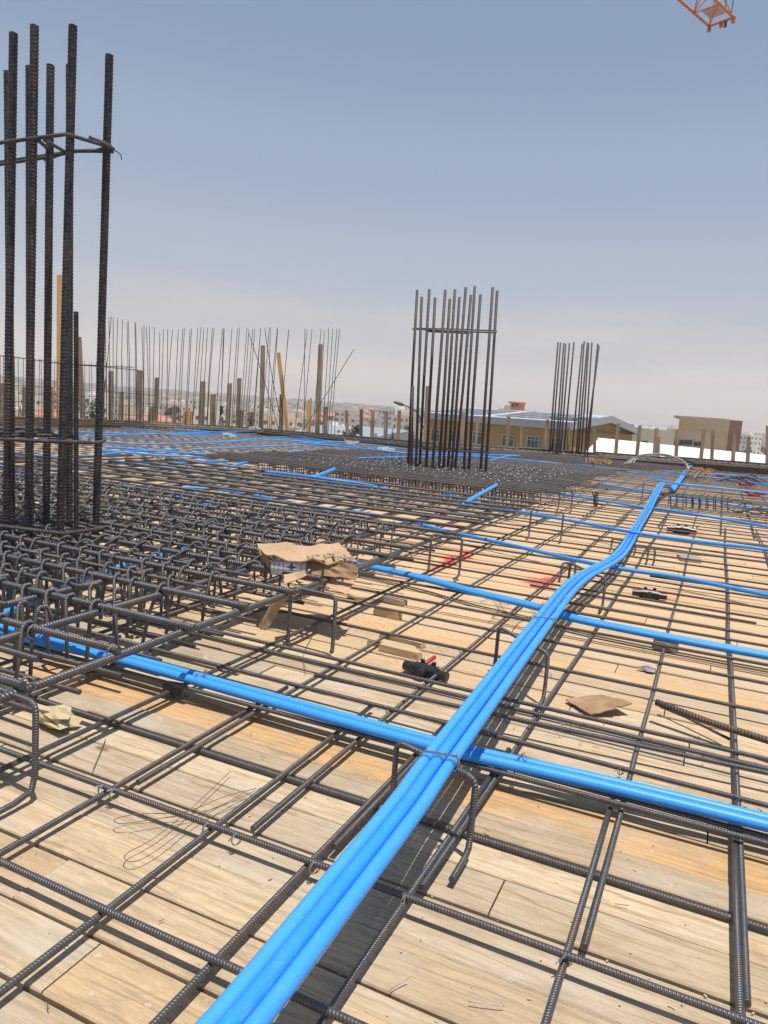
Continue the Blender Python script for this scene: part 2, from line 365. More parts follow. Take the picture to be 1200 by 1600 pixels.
    def mesh(s, name, mat, smooth=False, uv=True):
        me = bpy.data.meshes.new(name); me.from_pydata([tuple(v) for v in s.V], [], s.F)
        if uv and any(u[0] != u[-1] for u in s.U[:3]):
            ul = me.uv_layers.new(name='UVMap'); fl = []
            for u in s.U:
                for a in u: fl += a
            ul.data.foreach_set('uv', fl)
        if any(s.T):
            at = me.attributes.new('tone', 'FLOAT', 'FACE'); at.data.foreach_set('value', s.T)
        me.materials.append(M[mat] if isinstance(mat, str) else mat)
        if smooth: me.polygons.foreach_set('use_smooth', [len(f) == 4 for f in s.F])
        me.update(); return me
    def build(s, name, mat, parent=None, smooth=False):
        return put(name, s.mesh(name, mat, smooth), parent)
def put(name, me, parent=None, loc=(0, 0, 0)):
    o = bpy.data.objects.new(name, me); COL.objects.link(o); o.location = loc
    if parent is not None:
        o.parent = parent; p = parent
        off = Vector(loc)
        while p is not None: off = off - Vector(p.location); p = p.parent
        o.location = off
    return o
def thing(name, loc, label=None, cat=None, group=None, kind=None):
    o = bpy.data.objects.new(name, None); COL.objects.link(o); o.location = loc; o.empty_display_size = .1
    return tag(o, label, cat, group, kind)
def tag(o, label=None, cat=None, group=None, kind=None):
    if label: o['label'] = label
    if cat: o['category'] = cat
    if group: o['group'] = group
    if kind: o['kind'] = kind
    return o
def solo(mb, name, mat, base, label, cat, group=None, kind=None, smooth=False):
    """one-mesh thing whose origin sits at its base"""
    base = Vector(base); mb.V = [v - base for v in mb.V]
    o = mb.build(name, mat, None, smooth); o.location = base
    return tag(o, label, cat, group, kind)
def smoothpath(pts, step=6):
    """Catmull-Rom through the points"""
    p = [Vector(q) for q in pts]; out = []
    for i in range(len(p) - 1):
        a, b, c, d = p[max(i - 1, 0)], p[i], p[i + 1], p[min(i + 2, len(p) - 1)]
        for k in range(step):
            t = k / step
            out.append(.5 * ((2 * b) + (c - a) * t + (2 * a - 5 * b + 4 * c - d) * t * t + (3 * b - a - 3 * c + d) * t ** 3))
    out.append(p[-1]); return out

# ------------------------------------------------------------------ terrain
FWD = Vector((_Z.z * 0, 0, 0)); FWD = ROT @ Vector((0, 0, 1)); FWD.z = 0; FWD.normalize(); RGT = Vector((FWD.y, -FWD.x, 0))
def terr(x, y):
    d = math.hypot(x, y)
    h = -17.0 + 23 * (d / 2700.0) ** 1.35
    if d > 350: h += (noise.noise(Vector((x / 720, y / 720, 3))) * 11 + noise.noise(Vector((x / 260, y / 260, 9))) * 4) * min(1, (d - 350) / 1200)
    return h
def build_terrain():
    V = []; F = []; rings = [0, 12, 30, 60, 100, 150, 220, 320, 450, 600, 800, 1050, 1350, 1700, 2100, 2600, 3200]; n = 96
    for r in rings:
        for k in range(n):
            a = 2 * math.pi * k / n; x, y = r * math.cos(a), r * math.sin(a); V.append((x, y, terr(x, y)))
    for i in range(len(rings) - 1):
        for k in range(n): k2 = (k + 1) % n; F.append((i * n + k, (i + 1) * n + k, (i + 1) * n + k2, i * n + k2))
    mb = MB(); mb.poly(V, F); tag(mb.build('ground', 'terrain', None, True), kind='structure')
build_terrain()

# ------------------------------------------------------------------ deck of planks
EDGEZ = [(W(px, py, z), z) for px, py, z in ((0, 649, .25), (220, 657, .25), (400, 668, .25), (540, 680, .25), (694, 692, .28), (928, 706, .33), (1060, 714, .37), (1200, 723, .40), (1300, 730, .40))]
EDGE = [(-16.6, 6.0)] + [(p.x, p.y) for p, z in EDGEZ] + [(10.0, 29.0)]
EDGEH = [.25] + [z for p, z in EDGEZ] + [.40]
def edge_y(x):
    for (a, b), (c, d) in zip(EDGE, EDGE[1:]):
        if a <= x <= c: return b + (d - b) * (x - a) / (c - a)
    return 6.0 if x < EDGE[0][0] else 29
deck = thing('deck', (0, 0, 0), kind='structure')
poly = [(-16.6, -3)] + EDGE + [(10.0, -3)]
b = MB(); b.prism(poly[::-1], -.35, -.045); b.build('deck_base', 'base', deck)
YS = [.02, .165, .31, .36, .50, .645, .79, .93, 1.077, 1.214, 1.364, 1.50, 1.64, 1.747, 1.913, 2.055]
while YS[-1] < 29:
    YS.append(YS[-1] + rnd.choice((.14, .145, .142, .145, .10, .085, .148)))
farm = MB(); cnt = 0
gl = [rnd.uniform(.0044, .0070) if i % 2 == 0 else rnd.uniform(.0012, .0028) for i in range(len(YS))]
for i in range(len(YS) - 1):
    y0, y1 = YS[i], YS[i + 1]; x = -16.3 + rnd.random() * 3.6
    cuts = [-16.5]
    while x < 9.8: cuts.append(x); x += rnd.choice((2.6, 3.1, 3.9))
    cuts.append(9.9)
    for a, c in zip(cuts, cuts[1:]):
        ym = (y0 + y1) / 2
        if ym > edge_y((a + c) / 2) + .05 and ym > max(edge_y(a), edge_y(c)): continue
        c2 = c
        if ym > edge_y(a):
            while edge_y(a) < ym and a < c: a += .2
        if a >= c - .1: continue
        top = rnd.uniform(-.0035, 0)
        # is it near and in view?
        near = y1 < 7.2 and c > -.55 * y1 - 1.6 and a < .16 * y1 + .5 and y0 > .3 and a > -7.5
        if near and cnt < 296:
            m_ = MB(); m_.plankbox(a + .002, c - .002, y0 + gl[i], y1 - gl[i + 1], -.022, top, tl=(rnd.uniform(-.0015, .0015), rnd.uniform(-.0015, .0015)))
            po = m_.build('plank', 'plank', deck); cnt += 1; v_ = rnd.uniform(.95, 1.14); h_ = rnd.uniform(-.05, .05)
            po.color = (v_ * (1 + h_), v_, v_ * (1 - h_ * 1.6), 1)
            if i in (13, 22, 30) and c > -.5: po.color = (1.2, .92, .62, 1)
        else:
            farm.box(((a + c) / 2, ym, -.011 + top / 2), (c - a - .004, y1 - y0 - .005, .022 + top), t=rnd.uniform(.02, 1))
o = farm.build('plank', 'plank_far', deck); o['kind'] = 'stuff'

# ------------------------------------------------------------------ bottom mat of bars, tied over the planks
RB = .0074
mat0 = thing('rebar_mat', (0, 0, 0), 'flat grid of thin grey ribbed steel bars tied close above the wooden planks', 'rebar grid')
def straight(x0, y0, x1, y1, z, sag=.004, n=None):
    ln = math.hypot(x1 - x0, y1 - y0); n = n or max(2, int(ln / .45)); s1 = rnd.random() * 99; pts = []
    for i in range(n + 1):
        t = i / n; w = noise.noise(Vector((s1, t * ln * .9, 0)))
        w2 = noise.noise(Vector((s1 + 7, t * ln * 1.1, 0)))
        dx, dy = (-(y1 - y0) / ln, (x1 - x0) / ln)
        pts.append((x0 + (x1 - x0) * t + dx * w * sag * 2.2, y0 + (y1 - y0) * t + dy * w * sag * 2.2, z + w2 * sag * .5))
    return pts
ZB, ZA = .026, .042
A_Y = [.64, .955, 1.272, 1.60, 1.93, 2.113, 2.353, 2.432, 2.862, 3.219, 3.50, 3.819, 4.015, 4.423, 4.706, 5.02, 5.32, 5.519, 5.874, 6.116, 6.518, 6.74, 7.1, 7.30, 7.599, 7.90, 8.227, 8.5, 8.835]
y = 9.1
while y < 23: A_Y.append(y); y += rnd.choice((.14, .2, .3, .3))
nparts = 0
for y in A_Y:
    xl = -15.0
    if y > 9:
        while edge_y(xl) < y + .3 and xl < 6: xl += .3
    xr = 6.0 if y < 12 else 8.5
    near = y < 3.9
    z = ZB - .016 if abs(y - 1.60) < .01 else ZA
    cut = rnd.uniform(-4.5, -2.3) if near else xr
    if abs(y - 1.60) < .01: z = ZB - .0155
    mb = MB(); mb.tube(straight(cut if near else xl, y, xr, y + rnd.uniform(-.012, .012), z), RB, 9 if near else 5); mb.build('rebar', 'steel', mat0, near or y < 7); nparts += 1
    if near:
        mb = MB(); mb.tube(straight(xl, y + .019, cut + .5, y + .018, z), RB, 6); mb.build('rebar', 'steel', mat0, True); nparts += 1
# bars running away from the camera: near lengths lapped with the far lengths
lap = [(.150, .168), (-.135, -.112), (-.455, -.440), (-.683, -.665), (-.945, -.866), (-1.262, -1.226), (.47, .49), (.80, .82)]
for (xn, xf) in lap:
    xe = {-.455: -.456, -.135: -.134, .150: .162}.get(xn, xn + .005)
    mb = MB(); mb.tube(straight(xn + rnd.uniform(-.01, .01) - .01, -1.5, xe, 2.06 + rnd.uniform(0, .1), ZB), RB, 9); mb.build('rebar', 'steel', mat0, True)
    mb = MB(); mb.tube(straight(xf, 1.36 + rnd.uniform(-.03, .02), xf + .02, 8.9 + rnd.uniform(-.3, .3), ZB + .0015, .008, 14), RB, 8); mb.build('rebar', 'steel', mat0, True); nparts += 2
    mb = MB(); mb.tube(straight(xf - .02, 8.2, xf + .03, min(edge_y(xf) - .35, 15.5), ZB), RB, 5); mb.build('rebar', 'steel', mat0); nparts += 1
x = -1.56
while x > -15:
    ye = edge_y(x) - .35
    mb = MB(); mb.tube(straight(x, .6, x, min(ye, 7.9), ZB), RB, 6); mb.build('rebar', 'steel', mat0); nparts += 1
    if ye > 7.5: mb = MB(); mb.tube(straight(x + .02, 7.2, x, ye, ZB), RB, 4); mb.build('rebar', 'steel', mat0); nparts += 1
    x -= rnd.choice((.3, .32, .31))
for x in (1.12, 1.45, 1.8, 2.2, 2.6, 3.1, 3.6, 4.2):
    mb = MB(); mb.tube(straight(x, 2, x, min(edge_y(x) - .4, 20), ZB), RB, 5); mb.build('rebar', 'steel', mat0); nparts += 1
# extra stagger bars seen between the columns on the right
for (x0, y0, x1, y1) in ((-1.2, 2.20, 2.0, 2.40), (-.3, 5.1, .75, 5.14), (-.62, 6.3, .42, 6.42), (-.05, 7.45, 1.2, 7.3), (-.9, 4.22, .3, 4.2)):
    mb = MB(); mb.tube(straight(x0, y0, x1, y1, ZA + .015), RB, 7); mb.build('rebar', 'steel', mat0, True)

def tie(parent, x, y, z, big=1.0, mat='wire'):
    """twist of tie wire round a crossing, two loops and a pair of ends"""
    mb = MB(); r = .0105 * big; rw = .0009 + .0004 * big
    a0 = rnd.uniform(.4, 1.2)
    for a in (a0, a0 + .5):
        pts = []
        for i in range(11):
            t = 2 * math.pi * i / 10; u = Vector((math.cos(a), math.sin(a), 0)) * math.cos(t) * r * 1.25
            pts.append(Vector((x, y, z)) + u + Vector((0, 0, math.sin(t) * r * 1.35)))
        mb.tube(pts, rw, 4)
    for k in range(2):
        e = Vector((x + rnd.uniform(-.02, .02), y + rnd.uniform(-.02, .01), z + rnd.uniform(-.01, .02)))
        mb.tube([(x, y, z + r), (Vector((x, y, z + r * 1.5)) + e) / 2, e], rw, 4)
    return mb.build('tie_wire', mat, parent)
for (px, py) in ((330, 1322), (305, 1170), (460, 1217), (530 + 600 - 262, 1522), (925, 1357), (1158, 1430), (712, 1292), (590, 1255), (30, 1212), (192, 1095), (828, 1095), (970, 1222)):
    p = W(px, py, .04); xx = min([q[0] for q in lap] if p.y < 1.36 else [v for q in lap for v in q], key=lambda v: abs(v - p.x)); yy = min([v for v in A_Y if abs(v - 1.6) > .02], key=lambda v: abs(v - p.y))
    tie(mat0, xx, yy, .034, .95)
for (y, x) in [(yy, xx) for yy in (2.113, 2.432, 2.862, 3.219, 3.819) for xx in (-1.226, -.87, -.66, -.44, -.11, .17) if rnd.random() < .6]:
    tie(mat0, x, y, .034, .75)

# ------------------------------------------------------------------ conduits
RC = .0150
def conduit_run(label, tracks, group=None, cat='conduit', name='conduit', r=RC, n=10, ties=(), step=5):
    """tracks: list of smoothed paths lying side by side; one thing"""
    c0 = Vector(tracks[0][0])
    if len(tracks) == 1 and not ties:
        mb = MB(); mb.tube(smoothpath(tracks[0], step), r, n, ribscale=1e3)
        return solo(mb, name, 'conduit', c0, label, cat, group, smooth=True)
    t = thing(name + '_bundle', c0, label, cat, group)
    for tr in tracks: mb = MB(); mb.tube(smoothpath(tr, step), r, n, ribscale=1e3); mb.build('conduit', 'conduit', t, True)
    for (c, hw, hh, ax) in ties:
        mb = MB(); ax = Vector(ax).normalized()
        for off in (-.004, .0, .005):
            pts = []
            for i in range(17):
                a = 2 * math.pi * i / 16; cx_ = max(-1, min(1, 1.25 * math.cos(a))) * hw; cz = max(-1, min(1, 1.4 * math.sin(a))) * hh
                pts.append(Vector(c) + ax * cx_ + Vector((0, 0, cz)) + Vector((0, 1, 0)) * (off + .012 * math.cos(a)))
            mb.tube(pts, .0014, 4)
        e = Vector(c) + ax * hw * .8 + Vector((0, 0, hh))
        mb.tube([e, e + Vector((.008, -.004, .012)), e + Vector((.02, -.012, -.008))], .0014, 4)
        mb.build('tie_wire', 'wire', t)
    return t
def side(track, d, horizontal=True):
    p = [Vector(q) for q in track]; out = []
    for i in range(len(p)):
        t = (p[min(i + 1, len(p) - 1)] - p[max(i - 1, 0)]); s_ = Vector((t.y, -t.x, 0)).normalized()
        out.append(p[i] + s_ * d)
    return out
# the main bundle of three
ZC = .225
cl = [(270, 1700, ZC), (365, 1600, ZC), (493, 1440, ZC), (631, 1265, .222), (677, 1200, .218), (751, 1100, .218), (853, 965, .215), (905, 905, .20), (968, 868 - 2, .13), (996, 822, .095), (1011, 798, .12), (1022, 776, .20), (1033, 757, .27), (1041, 757, .20), (1050, 766, .10)]
main = [W(*q) for q in cl]
D3 = .0245
def side_var(track, sg):
    a = side(track, sg); return [p + (q - p) * (D3 + (.0305 - D3) * min(1, i / 7)) for i, (p, q) in enumerate(zip([Vector(v) for v in track], a))]
trk = [side_var(main, -1), main, side_var(main, 1)]
trk = [[p + Vector((0, 0, dz)) for p in t] for t, dz in zip(trk, (.001, .004, .0))]
def tie_at(px, py, z, hw, hh, ax): return (W(px, py, z), hw, hh, ax)
conduit_run('main bundle of three bright blue conduits running away over the bars from the bottom edge', trk, cat='conduit bundle', r=.0137, n=14, step=7,
            ties=[tie_at(686, 1189, ZC, .042, .0175, (1, 0, 0)), tie_at(849, 972, .215, .046, .018, (1, .1, 0)), tie_at(985, 842, .11, .048, .018, (1, 0, 0)), tie_at(1002, 812, .11, .048, .018, (1, 0, 0))])
far3 = [W(1050, 766, .1), W(1062, 750, .12), W(1074, 734, .16), W(1079, 728, .25)]
conduit_run('short length of three blue conduits climbing to the far board edge beside the coiled cables', [side(far3, -D3 * 1.2), far3, side(far3, D3 * 1.2)], cat='conduit bundle', r=.018, n=8, ties=[(W(1066, 744, .14), .05, .02, (1, 0, 0))])
# pair crossing under the bundle in front
pr = [(-5.2, 1.86, .075), (-4, 1.87, .07), (-2.9, 1.86, .072), (-2.2, 1.86, .072), (-1.82, 1.888, .072), (-1.3, 1.882, .072), (-.87, 1.875, .072), (-.55, 1.88, .07), (-.23, 1.905, .072), (.23, 1.935, .07), (.9, 1.95, .07), (2.2, 1.9, .07)]
conduit_run('front pair of blue conduits crossing under the main bundle along a thick bar', [pr, [(a, b_ + .039, c - .002) for a, b_, c in pr]], cat='conduit bundle', r=RC, n=12,
            ties=[((-.39 + .0, 1.917, .07), .014, .02, (0.3, 1, 0)), ((-1.47, 1.905, .075), .014, .022, (0.3, 1, 0))])
mb = MB(); mb.tube(straight(-2.6, 1.852, 3, 1.915, .05, .002), RB, 9); mb.build('rebar', 'steel', mat0, True)
def cpath(*pp): return [W(*q) for q in pp]
p2 = cpath((400, 850, .06), (480, 868, .07), (565, 884, .075), (650, 902, .075), (740, 926, .075), (840, 950, .07), (890, 966, .07), (980, 985, .07), (1090, 1006, .07), (1200, 1026, .07), (1330, 1050, .07))
conduit_run('pair of blue conduits crossing under the bundle just behind the cardboard box', [p2, [p + Vector((0, .040, -.001)) for p in p2]], cat='conduit bundle', r=RC, n=10,
            ties=[(W(612, 893, .08), .014, .02, (.3, 1, 0)), (W(845, 950, .08), .014, .02, (.3, 1, 0))])
G = 'single blue conduits crossing the deck'
def single(label, pts, r=RC, n=8): conduit_run(label, [cpath(*pts)], G, r=r, n=n)
single('single blue conduit crossing under the main bundle where the bundle bends', [(470, 790, .06), (560, 800, .07), (640, 815, .08), (690, 828, .08), (800, 852, .08), (943, 884, .08), (1060, 902, .08), (1200, 930, .08), (1330, 955, .08)])
single('single blue conduit passing over the main bundle at its narrow waist', [(690, 770, .1), (740, 784, .1), (800, 797, .12), (900, 815, .13), (990, 832, .145), (1090, 846, .12), (1200, 859, .1), (1330, 880, .1)])
single('blue conduit meeting the bundle just below its raised bend on the left', [(760, 755, .1), (865, 770, .1), (940, 782, .1), (1000, 792, .1), (1022, 794, .1), (1100, 806, .1), (1200, 823, .1), (1320, 842, .1)])
single('short blue conduit ending at the raised bend of the bundle', [(935, 755, .12), (975, 762, .12), (1016, 770, .12)])
single('blue conduit running right from the raised bend past the row of links', [(1020, 748, .14), (1060, 756, .14), (1120, 762, .13), (1200, 771, .12), (1320, 786, .1)])
single('blue conduit with a pale joint beyond the row of bent links', [(1045, 780, .1), (1110, 783, .1), (1145, 790, .1), (1200, 798, .1), (1300, 812, .1)])
single('blue conduit just before the dark edge board on the right', [(880, 715, .2), (960, 724, .2), (1070, 741, .16), (1130, 748, .14), (1200, 757, .14), (1300, 768, .14)])
single('blue conduit at the foot of the far right edge board', [(1080, 739, .12), (1140, 742, .12), (1200, 748, .12), (1300, 757, .12)])
single('long blue conduit curving behind the middle column bars to the right', [(470, 692, .25), (560, 700, .3), (640, 708, .3), (740, 710, .3), (820, 713, .25), (900, 725, .2), (985, 738, .15), (1040, 747, .14)])
single('blue conduit running low behind the middle column bars', [(560, 716, .3), (640, 714, .3), (740, 713, .3), (850, 722, .2), (920, 733, .2), (962, 741, .15)], r=.014)
single('short blue conduit slanting up toward the cable knot beyond the mesh', [(905, 742, .15), (928, 731, .18), (944, 723, .25)])
single('short blue conduit slanting away right of the middle column', [(765, 720, .28), (790, 713, .28), (812, 712, .28)])
single('short thick blue conduit slanting out from under the far mesh', [(722, 790, .24), (745, 775, .29), (776, 758, .30)], r=.02)
single('blue conduit stub emerging below the far mesh left of the middle', [(480, 748, .24), (497, 743, .28), (523, 733, .30)], r=.02)
single('long blue conduit sloping along the gap between the two raised meshes', [(400, 736, .24), (460, 742, .29), (520, 750, .29), (570, 757, .26), (620, 768, .2)], r=.016)
single('blue conduit stub slanting right in the middle distance', [(350, 733, .2), (375, 725, .22), (397, 719, .24)], r=.018)
for q in ([(0, 687, .1), (100, 685, .1), (160, 680, .1), (260, 678, .1), (400, 672 + 3, .12), (520, 690, .12)],
          [(160, 690, .1), (240, 694, .1), (360, 690, .1), (440, 688, .12), (505, 692, .12)],
          [(160, 698, .1), (240, 704, .1), (330, 711, .1), (397, 719, .1), (450, 727, .1)],
          [(160, 704, .1), (280, 713, .08), (370, 714, .08)],
          [(190, 668, .15), (230, 672, .15), (290, 681, .12), (400, 673 + 5, .12)],
          [(120, 675, .1), (220, 678, .1), (330, 678, .1)],
          [(0, 709, .08), (50, 711, .08), (120, 725 - 11, .08), (200, 706, .1), (280, 703, .1)],
          [(0, 728, .08), (70, 730, .08), (135, 728, .08)],
          [(422, 712, .12), (463, 705, .15), (500, 704, .15), (540, 708, .15)],
          [(263, 724, .1), (330, 721, .1), (395, 720, .1)],
          [(300, 702, .1), (400, 698, .1), (470, 695, .12), (508, 691, .14), (530, 690, .14), (600, 697, .14), (640, 703, .14)],
          [(300, 692, .1), (380, 688, .1), (437, 683, .12), (480, 688, .12), (560, 697, .12)],
          [(490, 695, .14), (560, 700, .14), (635, 706, .14)],
          [(610, 706, .2), (636, 702, .25), (660, 703, .25)],
          [(270, 670, .15), (320, 674, .14), (370, 677, .12)],
          [(180, 720, .08), (260, 730, .07), (330, 741, .07), (420, 752, .07)],
          [(230, 760, .05), (330, 764, .05), (420, 778, .05), (520, 800, .05)],
          [(20, 740, .05), (120, 748, .05), (210, 762, .05), (330, 790, .05)]):
    a_, z_ = q[0], q[-1]; strew = globals().get('strew', -1) + 1
    sl = ['long thin conduit in the rear left, starting behind the nearest column', 'conduit bowing gently across the left middle distance', 'conduit sloping right from the nearest column to a short raised stub', 'conduit ending near the left middle, below the bowed one',
          'rearmost sloping conduit near the left edge boards', 'level conduit just below the rearmost sloping one', 'conduit crossing behind the column bars and bending right', 'short conduit seen between the column bars, lowest there', 'conduit humped left of the farther raised mesh',
          'conduit joining the raised stub from the left', 'long conduit rising right toward the edge cage', 'short conduit with a peak below the leaning board', 'conduit running right into the middle column foot', 'short conduit stub touching the middle column foot',
          'rear conduit just below the starter bars', 'conduit glimpsed through the left raised mesh, rear one', 'conduit glimpsed through the left raised mesh, middle one', 'conduit glimpsed through the left raised mesh, nearest one'][strew]
    conduit_run('blue ' + sl, [cpath(*q)], 'blue conduits strewn over the far left deck', r=.0165, n=6)
single('blue conduit running away under the raised mesh at the left edge', [(0, 962, .05), (22, 950, .05), (80, 926, .05), (140, 903, .05), (200, 882, .05), (262, 866, .05), (330, 845, .05)], r=.018, n=8)

# ------------------------------------------------------------------ bent-bar chairs that carry the bundle
def arch(label, x0, x1, y0, y1, zt, foot=.1, r=.0075, group='bent bar chairs', mat='steel', zb=.02):
    """inverted U of bar with feet bent along the deck"""
    d = Vector((x1 - x0, y1 - y0, 0)).normalized(); c = .02; q = Vector((x0, y0, 0)); e = Vector((x1, y1, 0)); U = Vector((0, 0, 1)); fd = Vector((0, -1, 0)) * foot
    pts = [q + U * zb + fd, q + U * zb + fd * .3, q + U * (zb + .01) + fd * .05, q + U * (zb + .05), q + U * (zt - c), q + U * (zt - c * .3) + d * c * .3, q + U * zt + d * c,
           e + U * zt - d * c, e + U * (zt - c * .3) - d * c * .3, e + U * (zt - c), e + U * (zb + .05), e + U * (zb + .01) + fd * .05, e + U * zb + fd * .3, e + U * zb + fd]
    mb = MB(); mb.tube(pts, r, 8)
    return solo(mb, 'bar_chair', mat, (x0, y0, 0), label, 'rebar chair', group, smooth=True)
arch('bent bar chair under the main bundle nearest the camera, rust tinged leg on the right', -.63, -.402, 1.60, 1.525, .197, .12)
arch('second bent bar chair under the main bundle, beside its lower wire tie', -.70, -.455, 2.78, 2.56, .19, .12)
arch('third bent bar chair under the main bundle, right of the red paint mark', -.72, -.47, 4.45, 4.15, .18, .12)
arch('hooked bent bar chair left of the bundle at the bend', -.82, -.74, 4.75, 4.8, .12, .05)
arch('small bent bar chair under the bundle near its waist', -.70, -.5, 6.3, 6.2, .1, .08)
arch('bent bar chair holding the bundle up at its raised far bend', -.9, -.52, 11.2, 11.0, .25, .1)
arch('tall rusty bar chair at the front left corner of the raised mesh', -1.75, -1.405, 1.22, 1.195, .25, .2, .0078)
arch('tall bar chair beneath the crumpled cardboard box', -1.547, -1.323, 2.58, 2.56, .25, .01, .0085)
arch('tall bar chair at the mesh edge beside the long red paint mark', -1.565, -1.37, 4.28, 4.31, .262, .1, .008)
arch('tall bar chair at the far right corner of the left raised mesh', -1.40, -1.13, 6.3, 6.35, .26, .1, .008)
arch('bar chair standing below the near edge of the far mesh', -1.6, -1.45, 8.6, 8.6, .26, .1, .008)
arch('bar chair in the gap below the middle of the far mesh', -3.2, -3.0, 7.1, 7.1, .26, .1, .008)
arch('low hooked chair right of the bundle near the loose rusty bar', -.38, -.33, 5.9, 5.9, .12, .08)

# ------------------------------------------------------------------ raised mesh on the left with its shear links
mat1 = thing('raised_rebar_mesh', (-1.5, 1.22, 0), 'raised mesh of thick ribbed bars around the left column with many upright links', 'raised mesh')
ZT = .27
ys1 = [1.22, 1.53, 1.83, 2.15, 2.44, 2.72, 3.05, 3.40, 3.69, 4.05, 4.39, 4.71, 5.02, 5.30, 5.56, 5.91, 6.16, 6.44, 6.8]
for i, y in enumerate(ys1):
    xr = -1.455 + rnd.uniform(-.03, .02); xl = -7.2 if y < 5.6 else -5.9
    mb = MB(); mb.tube(straight(xl, y, xr, y + rnd.uniform(-.01, .01), ZT, .004), .0122, 10 if y < 4 else 6); mb.build('rebar', 'steel', mat1, True)
    if 1.4 < y < 5:   # thinner bars in between
        mb = MB(); mb.tube(straight(xl, y - .16, rnd.choice((-1.75, -2.1, -1.9)), y - .16, ZT - .002, .005), .008, 7); mb.build('rebar', 'steel', mat1, True)
mb = MB(); mb.tube(straight(-5.5, 1.36, -1.60, 1.37, ZT), .009, 8); mb.build('rebar', 'steel', mat1, True)
x = -1.495; k = 0
while x > -6.8:
    mb = MB(); mb.tube(straight(x, 1.16, x - .02 * (k % 2), 3.6 if k == 0 else 4.2, ZT - .022, .004), .0125, 10 if k < 4 else 6); mb.build('rebar', 'steel', mat1, True)
    mb = MB(); mb.tube(straight(x - .028, 3.0, x - .02, 6.95, ZT - .022, .005), .012, 7); mb.build('rebar', 'steel', mat1, True)
    if k > 1: mb = MB(); mb.tube(straight(x + .16, 2.25, x + .15, 4.6, .10, .008), .009, 6); mb.build('rebar', 'steel', mat1, True)
    x -= rnd.choice((.33, .36, .30)); k += 1
# legs, lower level bars under the links
for y in (1.3, 1.46, 1.62, 1.8, 2.0, 2.18, 2.35, 2.6, 2.8, 3.0, 3.2, 3.5, 3.8, 4.1, 4.4, 4.8, 5.2, 5.6, 6.0, 6.4):
    mb = MB(); mb.tube(straight(-6.5, y, -1.72, y, .06, .006), .0085, 6); mb.build('rebar', 'steel', mat1, True)
def link_mesh(kind):
    mb = MB(); r = .0070
    if kind == 0:   # hook over a bar seen as an upright pin
        pts = [(0, .02, -.235), (0, -.020, -.22), (0, -.020, .006), (0, -.012, .019), (0, .008, .021), (0, .020, .006), (0, .022, -.05)]
    elif kind == 1:  # leaning hook
        pts = [(-.045, -.03, -.235), (-.03, -.024, -.1), (-.004, -.019, .004), (.0, -.010, .020), (.004, .010, .020), (.008, .020, .002), (.014, .026, -.07)]
    else:           # crank lying along the bar, its hook dipping behind it
        pts = [(-.105, -.028, -.055), (-.06, -.022, -.018), (-.016, -.012, .016), (.0, -.002, .025), (.016, .006, .020), (.036, .014, -.004), (.05, .02, -.035)]
    mb.tube(pts, r, 6); return mb.mesh('stirrup', 'steel_link', True)
LM = [link_mesh(0), link_mesh(1), link_mesh(2)]
extra = MB(); nst = 0
cands = []
for i, y in enumerate([v for a in ys1[:11] for v in (a, a - .16)]):
    if y < 1.3: continue
    for j in range(30):
        x = -1.85 - j * .125 + rnd.uniform(-.03, .03) - (i % 2) * .06
        if x < -.60 * y - 3.2 or x < -5.2: continue
        if y > 4.5 and rnd.random() < .4: continue
        wav = (2.5 < y < 4.3 and rnd.random() < .38)
        cands.append((y, x, 2 if wav else rnd.choice((0, 0, 1))))
cands.sort(key=lambda c: math.hypot(c[0], c[1]))
for (y, x, k) in cands:
    if nst < 225:
        o = put('stirrup', LM[k], mat1, (x, y, ZT)); o.rotation_euler = (rnd.uniform(-.05, .05), rnd.uniform(-.10, .10), rnd.uniform(-.16, .16)); nst += 1
    else:
        c, s_ = math.cos(.2), math.sin(.2); P = [(0, -.016, -.235), (0, -.016, .008), (0, 0, .024), (0, .017, .006), (0, .02, -.07)] if k < 2 else [(-.10, -.02, -.05), (-.02, 0, .034), (.02, 0, .034), (.05, .02, -.03)]
        extra.tube([Vector((x, y, ZT)) + Vector(q) for q in P], .0066, 4)
if extra.F: o = extra.build('stirrup', 'steel_link', mat1); o['kind'] = 'stuff'
for (x, y) in ((-1.49, 1.24), (-1.5, 1.54), (-1.5, 1.84), (-1.5, 2.16), (-1.51, 2.45), (-1.82, 1.54), (-1.82, 1.84), (-1.86, 1.24), (-2.2, 1.84), (-2.2, 2.15)):
    tie(mat1, x, y, ZT - .01, 1.6)

